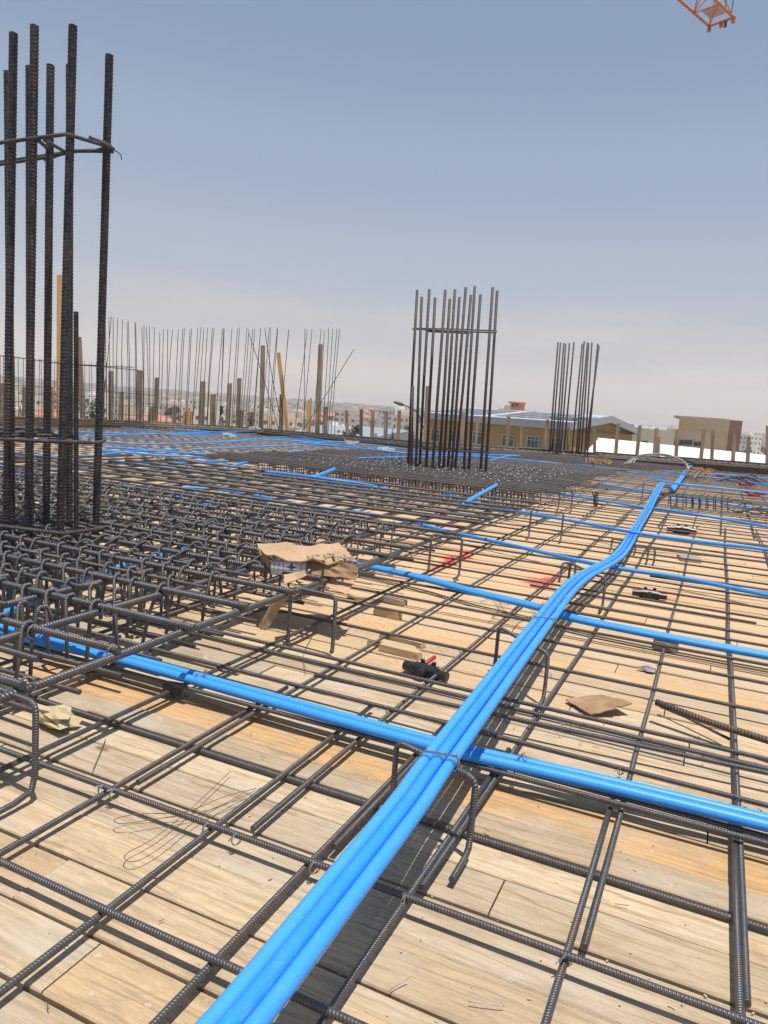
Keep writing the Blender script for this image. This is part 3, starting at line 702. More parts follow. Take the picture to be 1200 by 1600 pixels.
# ------------------------------------------------------------------ raised mesh in the distance, round the middle column
mat2 = thing('raised_rebar_mesh', (-1.8, 7.9, 0), 'farther raised mesh of dense bars and links around the middle column', 'raised mesh')
y = 7.75; k = 0
while y < 14.2:
    xl = -6.1; xl = max(xl, -6.1)
    mb = MB(); mb.tube(straight(xl - rnd.uniform(0, .3), y, -1.55 - .0 * k + rnd.uniform(-.15, .1), y, ZT, .005), .0125, 5); mb.build('rebar', 'steel_dark', mat2); y += .22 if y < 8.3 else rnd.choice((.2, .24, .27)); k += 1
x = -1.75
while x > -6.1:
    mb = MB(); mb.tube(straight(x, 7.7, x, 14, ZT - .024, .004), .0115, 5); mb.build('rebar', 'steel', mat2); x -= .3
mb = MB()
for i in range(30):
    y = 8.25 + i * .135
    for j in range(27):
        x = -1.95 - j * .12 + rnd.uniform(-.03, .03) - (i % 2) * .05
        if rnd.random() < .48: continue
        if rnd.random() < .5: P = [(0, -.016, -.24), (0, -.016, .008), (0, 0, .03), (0, .02, .006), (0, .022, -.06)]
        else: P = [(-.09, -.02, -.03), (-.02, 0, .04), (.02, 0, .04), (.055, .01, -.24)]
        mb.tube([Vector((x, y, ZT)) + Vector(q) for q in P], .0066, 4)
M['link_glint'] = steel_mat('far_link_glint_steel', (.21, .22, .245), False, .2, .4)  # paler tint for the far links: sun glints put into the steel colour
o = mb.build('stirrup', 'link_glint', mat2); o['kind'] = 'stuff'
# front row of links under the near edge
for j in range(42):
    x = -1.9 - j * .085
    mb = MB(); mb.tube([(x, 8.0, .02), (x, 7.98, .26), (x + .03, 8.0, .28), (x + .05, 8.03, .05)], .007, 4); mb.build('stirrup', 'steel_dark', mat2)

# third raised strip, far right
mat3 = thing('raised_rebar_mesh', (-.2, 13, 0), 'low raised strip of bars before the far right edge board, with wires lying on it', 'raised mesh')
for i in range(9):
    y = 15.2 + i * .4
    mb = MB(); mb.tube(straight(-6.2, y, -1.1 + i * .1, y + .1, .27, .006), .011, 5); mb.build('rebar', 'steel_dark', mat3)

# ------------------------------------------------------------------ columns
def column(label, bars, rings, r, geo, zb=.02):
    """bars: (base px, base height, top px) lists; rings: closed tie polygons"""
    b0 = W(*bars[0][0], bars[0][1]); t = thing('column_cage', (b0.x, b0.y, 0), label, 'column cage')
    for (bp, z, tp) in bars:
        q = W(*bp, z); top = PY(*tp, q.y + .0)
        base = q - (top - q).normalized() * ((q.z - zb) / max(.2, (top - q).normalized().z))
        rr = r * rnd.uniform(.96, 1.04) * (.62 if tp == (119, 487) else 1)
        mb = MB()
        if geo: mb.ribbed(base, top, rr, 12, rr * .92); mb.build('vertical_bar', 'steel_geo', t, False)
        else: mb.tube([base, (base + top) / 2 + Vector((rnd.uniform(-.01, .01), 0, 0)), top], rr, 7, True, .9); mb.build('vertical_bar', 'steel_dark', t, True)
    for ring in rings:
        mb = MB(); mb.tube([Vector(p) for p in ring], (.0028 if ring is rings[-1] else .0092) if geo else .010, 8); mb.build('tie_wire' if geo and ring is rings[-1] else 'column_tie', 'steel_dark', t, False)
    return t
ZC1 = .30
# ties of the left column, read off the bars they hold
def tiepts(*pp): return [PY(px, py, y) for px, py, y in pp]
col1_bars = [((10, 822), ZC1, (21, 52)), ((18, 812), ZC1, (12, 112)), ((44, 826), ZC1, (54, 40)), ((47, 806), ZC1, (46, 104)), ((72, 812), ZC1, (79, 102)),
             ((94, 828), ZC1, (114, 40)), ((108, 806), ZC1, (109, 102)), ((119, 818), ZC1, (119, 487)), ((150, 820), ZC1, (171, 86))]
yb = [W(*b_[0], b_[1]).y for b_ in col1_bars]
c1r = [tiepts((-120, 238, 2.45), (0, 223, 2.45), (100, 210, 2.53), (106, 210, 2.56), (172, 230, 2.85), (177, 233, 2.88), (172, 235, 2.92), (120, 236, 2.95), (-60, 262, 3.0)),
       tiepts((-90, 268, 2.9), (0, 257, 2.9), (60, 248, 2.95), (120, 236, 2.9), (150, 236, 2.87), (172, 228, 2.83), (165, 224, 2.82), (141, 216, 2.8)),
       tiepts((60, 219, 2.5), (84, 241, 2.98), (60, 245, 3.0)), tiepts((70, 219, 2.5), (103, 238, 2.96), (70, 250, 2.98)),
       tiepts((-80, 668, 3.0), (0, 670, 3.0), (80, 671, 3.0), (84, 676, 2.95), (40, 676, 2.9), (-60, 675, 2.9)),
       tiepts((-80, 680, 2.6), (0, 681, 2.6), (70, 680, 2.7), (118, 683, 2.85), (112, 688, 2.8), (60, 686, 2.7)),
       tiepts((-80, 683, 2.5), (0, 686, 2.5), (60, 689, 2.5), (100, 690, 2.6), (150, 692, 2.8), (160, 690, 2.84), (164, 687, 2.9)),
       tiepts((-60, 812, 2.9), (40, 812, 2.9), (120, 816, 2.86), (158, 826, 2.8), (100, 834, 2.5), (0, 822, 2.45)),
       tiepts((140, 215, 2.72), (174, 230, 2.84)), tiepts((148, 236, 2.9), (176, 237, 2.9)),
       tiepts((-80, 676, 2.7), (0, 677, 2.7), (76, 676, 2.8)), tiepts((176, 233, 2.86), (183, 237, 2.86), (189, 242, 2.85), (190, 249, 2.84))]
column('nearest cage of thick black ribbed column bars rising at the left edge', col1_bars, c1r, .0186, True)
def pxs(lst): return lst
c2 = [(638, 724, 652, 453), (643, 725, 645, 603), (650, 726, 659, 464), (656, 724, 671, 452), (666, 727, 680, 465), (676, 729, 696, 453), (686, 729, 703, 467), (693, 729, 711, 452), (700, 728, 718, 464),
      (706, 731, 728, 449), (711, 731, 736, 461), (725, 731, 742, 447), (733, 731, 751, 460), (751, 735, 770, 449), (759, 733, 777, 454)]
c2b = [((a, b_), .30, (c, d)) for a, b_, c, d in c2]
def q2(px, py, y=10.2): return PY(px, py, y)
col2 = column('middle column of slim dark starter bars standing on the farther raised mesh', c2b,
       [[q2(644, 514, 10.0), q2(700, 517, 9.9), q2(775, 520, 9.9), q2(776, 517, 10.5), q2(700, 514, 10.5), q2(650, 513, 10.4)],
        [q2(665, 516, 10.3), q2(734, 519, 10.2), q2(734, 521, 9.95), q2(668, 518, 9.95)],
        [q2(636, 699, 10.0), q2(700, 703, 9.9), q2(765, 709, 9.9), q2(764, 705, 10.5), q2(700, 700, 10.5), q2(640, 697, 10.4)]], .0205, False)
c3 = [(859, 703, 872, 535), (863, 703, 876, 535), (869, 705, 881, 536), (872, 705, 884, 537), (876, 705, 890, 536), (881, 704, 897, 534), (894, 706, 910, 537), (901, 706, 913, 533), (904, 706, 918, 535), (908, 707, 920, 536), (914, 708, 925, 535), (918, 709, 934, 537), (914, 710, 936, 540)]
c3b = [((a, b_), .30, (c, d)) for a, b_, c, d in c3]
yy3 = W(*c3b[0][0], .42).y
column('right column of slim dark starter bars in front of the ochre building', c3b,
       [[PY(858, 652, 19.8), PY(890, 655, 19.6), PY(921, 656, 19.6), PY(922, 655, 20.5), PY(890, 653, 20.5), PY(860, 651, 20.3)],
        [PY(862, 654, 19.9), PY(892, 657, 19.7), PY(905, 656, 19.7)]], .0235, False)

# ------------------------------------------------------------------ edge formwork and edge cage
form = thing('edge_formwork', (-5, 15, 0), 'dark plywood edge boards standing round the far side of the deck', 'edge formwork')
EZ = .43
for (a, c, ha, hc) in zip(EDGE, EDGE[1:], EDGEH, EDGEH[1:]):
    a = Vector((a[0], a[1], 0)); c = Vector((c[0], c[1], 0)); d = c - a; n = max(1, round(d.length / 2.2))
    ang = math.atan2(d.y, d.x); nn = Vector((-d.y, d.x, 0)).normalized()
    for i in range(n):
        m_ = a + d * ((i + .5) / n); w_ = d.length / n - .006; EZ = ha + (hc - ha) * (i + .5) / n
        mb = MB(); mb.box(m_ + Vector((0, 0, EZ / 2 - .02 + rnd.uniform(-.004, .004))), (w_, .02, EZ), ang); mb.build('form_board', 'form_dark' if m_.x > -14 else 'form_tan', form)
        mb = MB(); mb.box(m_ + nn * .04 + Vector((0, 0, EZ - .03)), (w_, .05, .05), ang); mb.build('timber_rail', 'form_tan' if rnd.random() < .55 or m_.x < -12 else 'timber', form)
ecage = MB()
for (a, c, ha, hc) in zip(EDGE, EDGE[1:], EDGEH, EDGEH[1:]):
    hm_ = min(ha, hc) - .04
    a = Vector((a[0], a[1], 0)); c = Vector((c[0], c[1], 0)); d = c - a; nn = Vector((d.y, -d.x, 0)).normalized(); L_ = d.length; dd = d / L_
    for off, z in ((.12, hm_), (.22, hm_), (.34, hm_ + .005), (.46, hm_), (.12, .05), (.46, .05), (.58, hm_ - .01), (.7, hm_ - .02), (.95, hm_ - .04), (1.2, hm_ - .05)):
        ecage.tube([a + nn * off + Vector((0, 0, z + rnd.uniform(-.01, .01))), (a + c) / 2 + nn * (off + rnd.uniform(-.03, .03)) + Vector((0, 0, z)), c + nn * off + Vector((0, 0, z))], .011, 4)
    for i in range(int(L_ / .17)):
        s0 = a + dd * (.17 * i + .05); o1 = nn * .1; o2 = nn * .48
        ecage.tube([s0 + o2 + Vector((0, 0, .03)), s0 + o2 + Vector((0, 0, hm_ + .015)), s0 + o1 + Vector((0, 0, hm_ + .015)), s0 + o1 + Vector((0, 0, .03))], .008, 4)
        if i % 2 == 0:
            s1 = s0 + nn * rnd.uniform(.3, .9); ecage.tube([s1 + Vector((0, 0, hm_ - .03)), s1 + dd * rnd.uniform(-.5, .5) + nn * rnd.uniform(-.4, .4) + Vector((0, 0, hm_ + .02))], .008, 4)
eo = ecage.build('edge_beam_cage', 'steel_far'); tag(eo, 'dense dark cage of edge beam bars and links along the far boards', 'beam cage')

# ------------------------------------------------------------------ timber posts round the edge
def edge_point(px, py):
    """where the line of sight to a post foot meets the line of the edge boards"""
    d = ROT @ Vector((px - CX, py - CY, F_PX)); best = None
    for (a, c) in zip(EDGE, EDGE[1:]):
        ex, ey = c[0] - a[0], c[1] - a[1]; den = d.x * ey - d.y * ex
        if abs(den) < 1e-9: continue
        t = (a[0] * ey - a[1] * ex) / den; s_ = (a[0] * d.y - a[1] * d.x) / den
        if t > 0 and -.001 <= s_ <= 1.001: best = t
    if best is None: best = 13 / d.y
    p = CAMP + d * best; return p, d
posts = [(3, 648, 3, 599, 7, 0), (39, 647, 39, 605, 7, 0), (78, 648, 78, 605, 8, 0), (93, 650, 94, 430, 8, 2), (113, 650, 113, 612, 6, 0), (129, 649, 123, 527, 7, 1), (159, 654, 160, 594, 6, 0), (173, 653, 173, 580, 6, 0), (189, 654, 190, 612, 6, 0),
         (217, 655, 218, 579, 8, 0), (237, 655, 238, 635, 6, 0), (243, 656, 245, 590, 5.5, 0), (272, 657, 273, 634, 6, 0), (294, 658, 294, 643, 12, 3), (315, 660, 317, 596, 7, 0), (332, 661, 333, 616, 7, 0), (356, 663, 359, 599, 6, 0),
         (371, 664, 374, 591, 5.5, 0), (377, 664, 378, 641, 5.5, 0), (391, 667, 392, 644, 6, 0), (408, 669, 411, 540, 6, 1), (439, 672, 440, 616, 5.5, 0), (449, 672, 435, 551, 5.5, 2), (482, 678, 483, 622, 7, 4), (495, 678, 501, 538, 6, 1),
         (508, 680, 509, 636, 6, 0), (543, 680, 541, 641, 4.5, 0), (564, 681, 565, 640, 4.5, 5), (581, 683, 583, 642, 5, 0), (602, 684, 604, 643, 5.5, 0), (622, 687, 624, 641, 5, 0), (664, 690, 668, 603, 5, 1), (721, 694, 724, 645, 5.5, 0), (743, 694, 747, 650, 4, 5),
         (792, 697, 795, 651, 5, 0), (814, 698, 815, 664, 3.5, 0), (852, 700, 855, 656, 5, 0), (888, 703, 889, 668, 4.5, 0), (929, 706, 929, 669, 4.5, 0), (962, 709, 966, 662, 5, 0), (995, 712, 1000, 665, 5, 0), (1022, 714, 1026, 669, 5, 0),
         (1028, 714, 1029, 682, 4.5, 0), (1056, 717, 1059, 671, 5, 0), (1095, 720, 1100, 670, 5, 0), (1112, 721, 1114, 672, 4.5, 0), (1145, 723, 1148, 677, 5, 0), (1168, 725, 1170, 682, 5, 0), (1199, 727, 1200, 665, 5, 0), (1218, 728, 1222, 668, 5, 0)]
plabels = {3: 'tall', 0: 'x'}
special = {93: 'tallest pale timber post, seen between the left column bars', 129: 'leaning timber post just right of the shortest ribbed column bar', 218: 'x',
           408: 'tall weathered timber post left of the slanting board, among starter bars', 449: 'bright timber board leaning left against the starter bars', 482: 'timber board with a slant cut top beside the tall right hand post',
           495: 'tall timber post at the right end of the starter bars', 294: 'short pale timber block fixed low on the left edge', 664: 'tall thin timber post seen between the middle column bars', 564: 'grey concrete-coloured post beyond the edge near the middle',
           217: 'broad grey timber post at the end of the wall bar grid', 1199: 'timber post at the right edge of the view', 743: 'pale thin post behind the middle column bars on its right'}
ORD = ['first', 'second', 'third', 'fourth', 'fifth', 'sixth', 'seventh', 'eighth', 'ninth', 'tenth', 'eleventh', 'twelfth', 'thirteenth', 'fourteenth']
pcount = {}
for (bx, by, tx, ty, w_, kind) in posts:
    p, d = edge_point(bx, by); dist = (p - CAMP).dot(ROT @ Vector((0, 0, 1)))
    dist += .12; base = PD(bx, by, dist); top = PD(tx, ty, dist); base = base - (top - base).normalized() * .45
    wid = w_ * dist / F_PX * 1.05; ax_z = (top - base).normalized(); ax_x = Vector((1, .2, 0)); ax_x = (ax_x - ax_z * ax_x.dot(ax_z)).normalized(); ax_y = ax_z.cross(ax_x)
    R3 = Matrix((ax_x, ax_y, ax_z)).transposed(); h = (top - base).length
    mb = MB(); c = (base + top) / 2; hx, hy = wid / 2, wid * .27
    bb = [(-hx, -hy), (hx, -hy), (hx, hy), (-hx, hy)]; V = []
    tl = (.12 if kind == 4 else rnd.uniform(0, .012))
    for zz in (0, 1):
        for i, (qx, qy) in enumerate(bb):
            s_ = Vector((qx, qy, -h / 2 if zz == 0 else h / 2 - (tl if qx < 0 else 0))); V.append(c + R3 @ s_)
    mb.poly(V, [(3, 2, 1, 0), (4, 5, 6, 7), (0, 1, 5, 4), (1, 2, 6, 5), (2, 3, 7, 6), (3, 0, 4, 7)])
    lb = special.get(bx)
    if lb is None or lb == 'x':
        lb = ('weathered timber post along the left edge, city behind' if bx < 300 else 'weathered timber post behind the thin starter bars' if bx < 520 else 'short timber post on the edge between starter bars and middle column' if bx < 640 else 'timber post in front of the ochre building' if bx < 925 else 'timber post standing before the bright white roof')
        g = lb.replace('post', 'posts'); pcount[lb] = pcount.get(lb, -1) + 1; lb = ORD[pcount[lb]] + ' from the left, ' + lb
    else: g = None
    solo(mb, 'timber_post', 'timber_new' if kind in (2, 3, 4) else 'lamp' if kind == 5 and bx < 600 else 'timber', base, lb, 'post', g)

# ------------------------------------------------------------------ wall starter bars
sb = []
for (tx, ty, bx, by) in ((87, 85, 100, 1050), (122, 90, 122, 1050), (145, 85, 60, 1030), (162, 95, 170, 1050), (203, 105, 195, 1050), (248, 115, 250, 1050), (290, 145, 305, 1050), (302, 125, 310, 1050), (365, 140, 375, 1060), (372, 150, 378, 1060),
    (430, 190, 440, 1060), (450, 165, 445, 1060), (472, 180, 492, 1065), (500, 175, 498, 1065), (548, 185, 530, 1060), (598, 230, 575, 1060), (632, 210, 605, 1060), (672, 205, 655, 1070), (718, 210, 665, 1060), (772, 210, 730, 1070),
    (815, 200, 770, 1075), (830, 195, 790, 1070), (882, 205, 840, 1075), (895, 200, 850, 1075), (955, 195, 905, 1080), (983, 190, 905, 1090), (1012, 195, 960, 1080), (1045, 195, 995, 1085), (1092, 195, 1040, 1085), (1107, 195, 1045, 1085), (1185, 200, 1120, 1090), (1195, 200, 1160, 1100)):
    sb.append((150 + bx / 6, 480 + by / 6, 150 + tx / 6, 480 + ty / 6))
k = 220 / 1200
for (tx, ty, bx, by) in ((57, 180, 15, 1000), (123, 180, 65, 1010), (170, 180, 120, 1010), (187, 175, 130, 1010), (252, 178, 190, 1010), (267, 185, 205, 1010), (300, 185, 235, 1020), (317, 185, 250, 1020), (368, 180, 300, 1025), (366, 190, 308, 1025), (440, 175, 370, 1030),
    (450, 175, 425, 1035), (510, 175, 440, 1040), (513, 185, 455, 1040), (605, 190, 520, 1045), (607, 195, 540, 1045), (745, 180, 740, 1060), (765, 195, 655, 1060), (805, 185, 725, 1060), (882, 180, 810, 1070), (910, 195, 870, 1075), (948, 175, 890, 1080),
    (982, 185, 930, 1080), (1018, 180, 940, 1080), (1040, 185, 965, 1085), (1008, 880, 998, 1085)):
    sb.append((340 + bx * k, 480 + by * k, 340 + tx * k, 480 + ty * k))
lean = [(401, 180, 530, 920, 'thin starter bar bent over to the right behind the tall post'), (268, 225, 505, 990, 'thin bar leaning steeply across the tall weathered post'), (1160, 360, 735, 1040, 'thin bar slanting far out to the right of the starter bars')]
def thin_bar(bx, by, tx, ty, label, group, r=.0095, n=5, extra=.3, bend=.06):
    p, d = edge_point(bx, by + 3); dist = (p - CAMP).dot(ROT @ Vector((0, 0, 1))) - .35
    base = PD(bx, by, dist); top = PD(tx, ty, dist + rnd.uniform(-.15, .15)); base0 = base - (top - base).normalized() * extra
    mid = base.lerp(top, .5) + Vector((rnd.uniform(-1, 1), rnd.uniform(-1, 1), 0)) * bend * .4
    mb = MB(); mb.tube(smoothpath([base0, base, mid, top], 3), r, n)
    return solo(mb, 'starter_bar', 'steel_far', base0, label, 'starter bar', group, smooth=True)
def sb_label(x):
    for lim, t in ((180, 'right of the nearest cage'), (218, 'rising through the wall bar grid'), (250, 'right of the broad grey post'), (290, 'left of the short pale block'), (320, 'right of the short pale block'),
                   (345, 'near the dark drooping tree'), (378, 'right of the drooping tree'), (405, 'just left of the tall weathered post'), (428, 'just right of the tall weathered post'), (450, 'beside the bright leaning board'),
                   (485, 'right of the leaning board'), (505, 'beside the tall right hand post'), (999, 'at the right end of the row')):
        if x < lim: return 'thin steel starter bar ' + t
sbn = {}
for q in sorted(sb):
    l0 = sb_label(q[0]); sbn[l0] = sbn.get(l0, -1) + 1
    thin_bar(*q, ORD[sbn[l0]] + ' from left, ' + l0, 'thin starter bars along the far left edge')
for (tx, ty, bx, by, lb) in lean: thin_bar(340 + bx * k, 480 + by * k, 340 + tx * k, 480 + ty * k, lb, None, r=.0105)
# wall grid at the far left
wg = thing('wall_bar_grid', (-11.5, 11, 0), 'thin wall reinforcement grid with long top rails at the far left edge', 'wall grid')
def onedge(px, py, off=.5):
    p, d = edge_point(px, 652); dist = (p - CAMP).dot(ROT @ Vector((0, 0, 1))) - off; return PD(px, py, dist)
for x in range(-60, 215, 6):
    xx = x + rnd.uniform(-2, 2); tp = 556 + (xx * .075) + (rnd.uniform(-2, 3)); 
    mb = MB(); b1 = onedge(xx, 656 + xx * .01); t1 = onedge(xx + rnd.uniform(-2, 2), tp); mb.tube([b1 + Vector((0, 0, -.3)), b1.lerp(t1, .5), t1], .0085, 4); mb.build('vertical_bar', 'steel_far', wg)
for (pts, r) in (([(-60, 551), (0, 556), (15, 557), (30, 559), (80, 566), (130, 570), (185, 573), (207, 574)], .011), ([(20, 558), (60, 563), (100, 569), (160, 573), (200, 577), (217, 579)], .011),
                 ([(-60, 600), (20, 602), (100, 607), (165, 611), (243, 618)], .007), ([(-60, 626), (60, 628), (157, 632), (250, 636)], .007), ([(-60, 612), (60, 616), (160, 620), (230, 624)], .006), ([(-60, 641), (60, 642), (157, 646), (235, 650)], .007)):
    mb = MB(); mb.tube([onedge(a, b_, .55) for a, b_ in pts], r, 5); mb.build('horizontal_bar', 'steel_far', wg)
# row of bent links on the right
lk = thing('link_row', W(1048, 795, .02), 'row of small bent steel links lying on bars right of the raised conduit bend', 'bent links')
for i, xx in enumerate((1048, 1058, 1072, 1083, 1094, 1106, 1118, 1128)):
    w2 = 9; y0 = 793 + (xx - 1048) * .06; t0 = 772 + (xx - 1048) * .03
    pp = [W(xx, y0 - 19, .2), PY(xx, y0 - 18, W(xx, y0, .03).y), W(xx, y0, .03), W(xx + w2, y0 + 1, .03), PY(xx + w2, y0 - 20, W(xx + w2, y0, .03).y), PY(xx + w2 + 5, y0 - 22, W(xx, y0, .03).y + .2)]
    mb = MB(); mb.tube(pp[1:], .009, 5); mb.build('link', 'steel_dark', lk)
mb = MB(); mb.tube([PY(1040, 774, 10.6), PY(1090, 779, 10.6), PY(1145, 784, 10.6)], .009, 5); mb.build('link_bar', 'steel_dark', lk)
coil = MB()
for i in range(5):
    c = W(1150 + i * 12, 790 + i * 3, .12); pts = []
    for j in range(13):
        a = 2 * math.pi * j / 12; pts.append(c + Vector((math.cos(a) * .12, math.sin(a) * .25, .06 * math.sin(a + i))))
    coil.tube(pts, .008, 5)
solo(coil, 'bent_bar_heap', 'steel_dark', W(1150, 795, .02), 'small tangle of curled bar ends near the right edge of view', 'bar scraps')

# ------------------------------------------------------------------ cable knot and flexible tubes on the far right
fx = thing('flexible_tubes', PY(1072, 738, 15.5), 'pale flexible tubes arching from the blue conduits over the edge cage', 'flexible tube')
for k_, (h, s_) in enumerate(((0, 0), (3, 2), (-2, -3), (5, 5))):
    pts = [PY(1076 + s_ * .3, 733, 15.5), PY(1070, 724 - h * .4, 15.6), PY(1055, 715 - h * .6 + 2, 15.7), PY(1035, 711 - h * .4, 15.8), PY(1010 - s_, 712 - h * .4, 15.8), PY(992 - s_, 717, 15.8), PY(984 - s_ * 2, 724 + h * .3, 15.7)]
    mb = MB(); mb.tube(smoothpath(pts, 5), .010, 6); mb.build('flexible_tube', 'white_tube', fx, True)
mb = MB(); rk = random.Random(3)
for i in range(22):
    c = W(1083 + rk.uniform(-6, 24), 742 + rk.uniform(-4, 5), .12); pts = [c + Vector((math.cos(a * .9 + i) * rk.uniform(.05, .28), math.sin(a * .9 + i) * rk.uniform(.1, .5), rk.uniform(-.08, .16))) for a in range(6)]
    mb.tube(smoothpath(pts, 3), .011, 4)
solo(mb, 'cable_knot', 'tan_wire', W(1083, 748, .02), 'tangled knot of yellow and brown cables beside the climbing blue conduits', 'cables')
mb = MB()
for i in range(7):
    c = W(1120 + i * 5, 750 + rk.uniform(-3, 4), .1); mb.tube(smoothpath([c, c + Vector((.3, .3, .1)), c + Vector((.6, -.3, .02))], 3), .012, 4)
solo(mb, 'black_cable', 'black', W(1120, 752, .02), 'dark cable lengths lying right of the yellow cable knot', 'cables')
for (px, py, s_) in ((1118, 746, .5), (1165, 758, .7), (1178, 774, .5)):
    mb = MB(); c = W(px, py, .06); mb.box(c, (.25 * s_, .35 * s_, .05), .4); mb.box(c + Vector((.1, .1, .04)), (.12 * s_, .2, .04), 1.1); mb.tube([c + Vector((-.1, 0, .03)), c + Vector((-.25, .1, .08))], .02, 6)
    solo(mb, 'red_scrap', 'red', c - Vector((0, 0, .03)), {1118: 'small red plastic piece beside the cable knot', 1165: 'larger red plastic scrap near the foot of the right edge board', 1178: 'red scrap nearest the right edge below the long blue conduit'}[px], 'scrap')
mb = MB(); rk = random.Random(5)
for i in range(12):
    c = W(926 + rk.uniform(-3, 24), 722 + rk.uniform(-2, 3), .3); mb.tube(smoothpath([c + Vector((rk.uniform(-.2, .2), rk.uniform(-.2, .2), rk.uniform(-.08, .08))) for a in range(4)], 3), .010, 4)
solo(mb, 'cable_knot', 'tan_wire', W(930, 725, .25), 'small knot of pale cables at the end of the short slanting conduit', 'cables')
for (px, py, lb) in ((397, 664, 'clump of white junction boxes on the edge cage left of the leaning board'), (357, 664 + 12, 'pale wire clump on the bars at the far left'), (740 - 190, 686, 'pale wire bundle on the edge cage right of the starter bars'), (605, 698, 'small pale wire clump left of the middle column')):
    mb = MB(); c = W(px, py + 6, .28)
    for i in range(9):
        mb.tube(smoothpath([c + Vector((rk.uniform(-.15, .15), rk.uniform(-.15, .15), rk.uniform(-.03, .06))) for a in range(4)], 3), .012, 4)
    mb.box(c, (.14, .1, .06), .3)
    solo(mb, 'wire_clump', 'white_tube', c - Vector((0, 0, .04)), lb, 'wires')
mb = MB(); c = W(932, 775, .15)
for i in range(10): mb.tube(smoothpath([W(930 + rk.uniform(-3, 3), 792, .03), W(931 + rk.uniform(-4, 4), 785, .1) , PY(930 + rk.uniform(-6, 6), 768, 9.0)], 3), .004, 4)
solo(mb, 'wire_hank', 'steel_dark', W(932, 792, .02), 'dark hank of tie wire hanging at the mesh edge left of the bundle', 'wires')

# ------------------------------------------------------------------ fittings, blocks and litter on the planks
def fitting(px, py, s, rz, label):
    c = W(px, py, .03); t = thing('pipe_fitting', (c.x, c.y, 0), label, 'pipe fitting', 'black pipe fittings nailed to the deck')
    R = Matrix.Rotation(rz, 3, 'Z')
    def q(x, y, z): return Vector((c.x, c.y, 0)) + R @ Vector((x, y, z)) * s
    mb = MB(); mb.tube([q(-.045, 0, .028), q(.045, 0, .028)], .026 * s, 12); mb.box(q(0, 0, .02), (.07 * s, .06 * s, .038 * s), rz); mb.build('fitting_body', 'black', t)
    for sg in (-1, 1): mb = MB(); mb.tube([q(sg * .04, 0, .026), q(sg * .055, 0, .026), q(sg * .056, 0, .026), q(sg * .095, 0, .026)], (lambda i: (.024, .024, .019, .019)[i] * s), 12); mb.build('pipe_socket', 'black', t)
    mb = MB(); mb.tube([q(0, -.015, .026), q(0, -.055, .026)], .02 * s, 12); mb.build('pipe_socket', 'black', t)
    mb = MB(); mb.tube([q(0, -.0551, .026), q(0, -.0565, .026)], .014 * s, 10); mb.build('socket_hole', 'base', t)
    for sg in (-1, 1): mb = MB(); mb.tube([q(sg * .025, .018, .035), q(sg * .025, .018, .062)], .009 * s, 8); mb.build('screw_boss', 'black', t)
fitting(665, 1047, 1.0, -.15, 'black plastic tee fitting under the bars with a red painted bar over it')
fitting(1015, 928, 1.05, .1, 'black plastic tee fitting ringed by red paint right of the bundle')
fitting(1065, 829, 1.5, .1, 'farther black fitting on a red paint patch near the right')
mb = MB(); p = W(668, 1033, .03); mb.tube([(p.x, p.y - .03, ZB + .001), (p.x + .004, p.y + .07, ZB + .001)], RB + .0012, 8); mb.build('painted_band', 'red', mat0, True)
def block(label, px, py, sz, rz, mat='block', tilt=0, name='wood_offcut', cat='wood block'):
    c = W(px, py, 0); mb = MB(); R = Matrix.Rotation(rz, 3, 'Z') @ Matrix.Rotation(tilt, 3, 'Y'); hx, hy = sz[0] / 2, sz[1] / 2; V = []
    for z, k_ in ((0.001, 1), (sz[2], .96)):
        for (a, b_) in ((-hx, -hy), (hx, -hy), (hx + .012, 0), (hx - .01, hy), (-hx, hy * .9)): V.append(c + R @ Vector((a * k_, b_ * k_, z)))
    mb.poly(V, [(4, 3, 2, 1, 0), (5, 6, 7, 8, 9)] + [(i, (i + 1) % 5, 5 + (i + 1) % 5, 5 + i) for i in range(5)])
    return solo(mb, name, mat, c, label, cat)
block('greyish wood offcut with a chipped end, upper one of two behind the box legs', 617, 941, (.13, .08, .028), -.15, 'block_grey')
block('fresh sawn wood offcut, lower and lighter one of two behind the box legs', 606, 963, (.14, .055, .042), -.1)
block('wood block wedged beneath the bar between two blue conduits on the right', 1038, 1014, (.10, .09, .04), .15, 'block_grey')
block('small wood block under the far bars on the right', 1076, 875, (.16, .2, .03), .2, 'block_grey')
block('pale sliver of wood near the left end of a mesh bar', 555, 935, (.09, .02, .012), .4)
for i, (px, py, w_) in enumerate(((628, 1003, .34), (612, 1013, .36), (625, 1022, .30))):
    block(['splintered thin board end, back one of three lying together', 'splintered thin board end, middle one of three lying together', 'splintered thin board end, front one of three lying together'][i], px, py, (w_ * .62, .045, .022 + .004 * i), -.06, 'block', name='board_end', cat='board scrap')
mb = MB(); c = W(88, 1122, .03); mb.sphere(c, .052, (1.25, .72, .5), 14, 1.1)
mb.V = [Vector((v.x, v.y, max(.001, round(v.z / .013) * .013))) for v in mb.V]
solo(mb, 'stone', 'stone', (c.x, c.y, 0), 'pale yellow broken stone behind the rusty chair leg on the left', 'stone')
mb = MB(); c = W(1012, 1046, .01); mb.sphere(c, .028, (1.2, .7, .4), 12, 1.2); solo(mb, 'foil_scrap', 'foil', (c.x, c.y, 0), 'small crumpled silver foil scrap on the planks', 'foil')
mb = MB(); c = W(270, 1084, .012); mb.box(c + Vector((0, 0, .02)), (.055, .04, .03), .2); mb.tube([c + Vector((0, 0, -.01)), c + Vector((0, 0, .012))], .006, 6); solo(mb, 'bar_spacer', 'steel_dark', (c.x, c.y, 0), 'small grey spacer block beneath the bars left of the front pair of conduits', 'spacer')
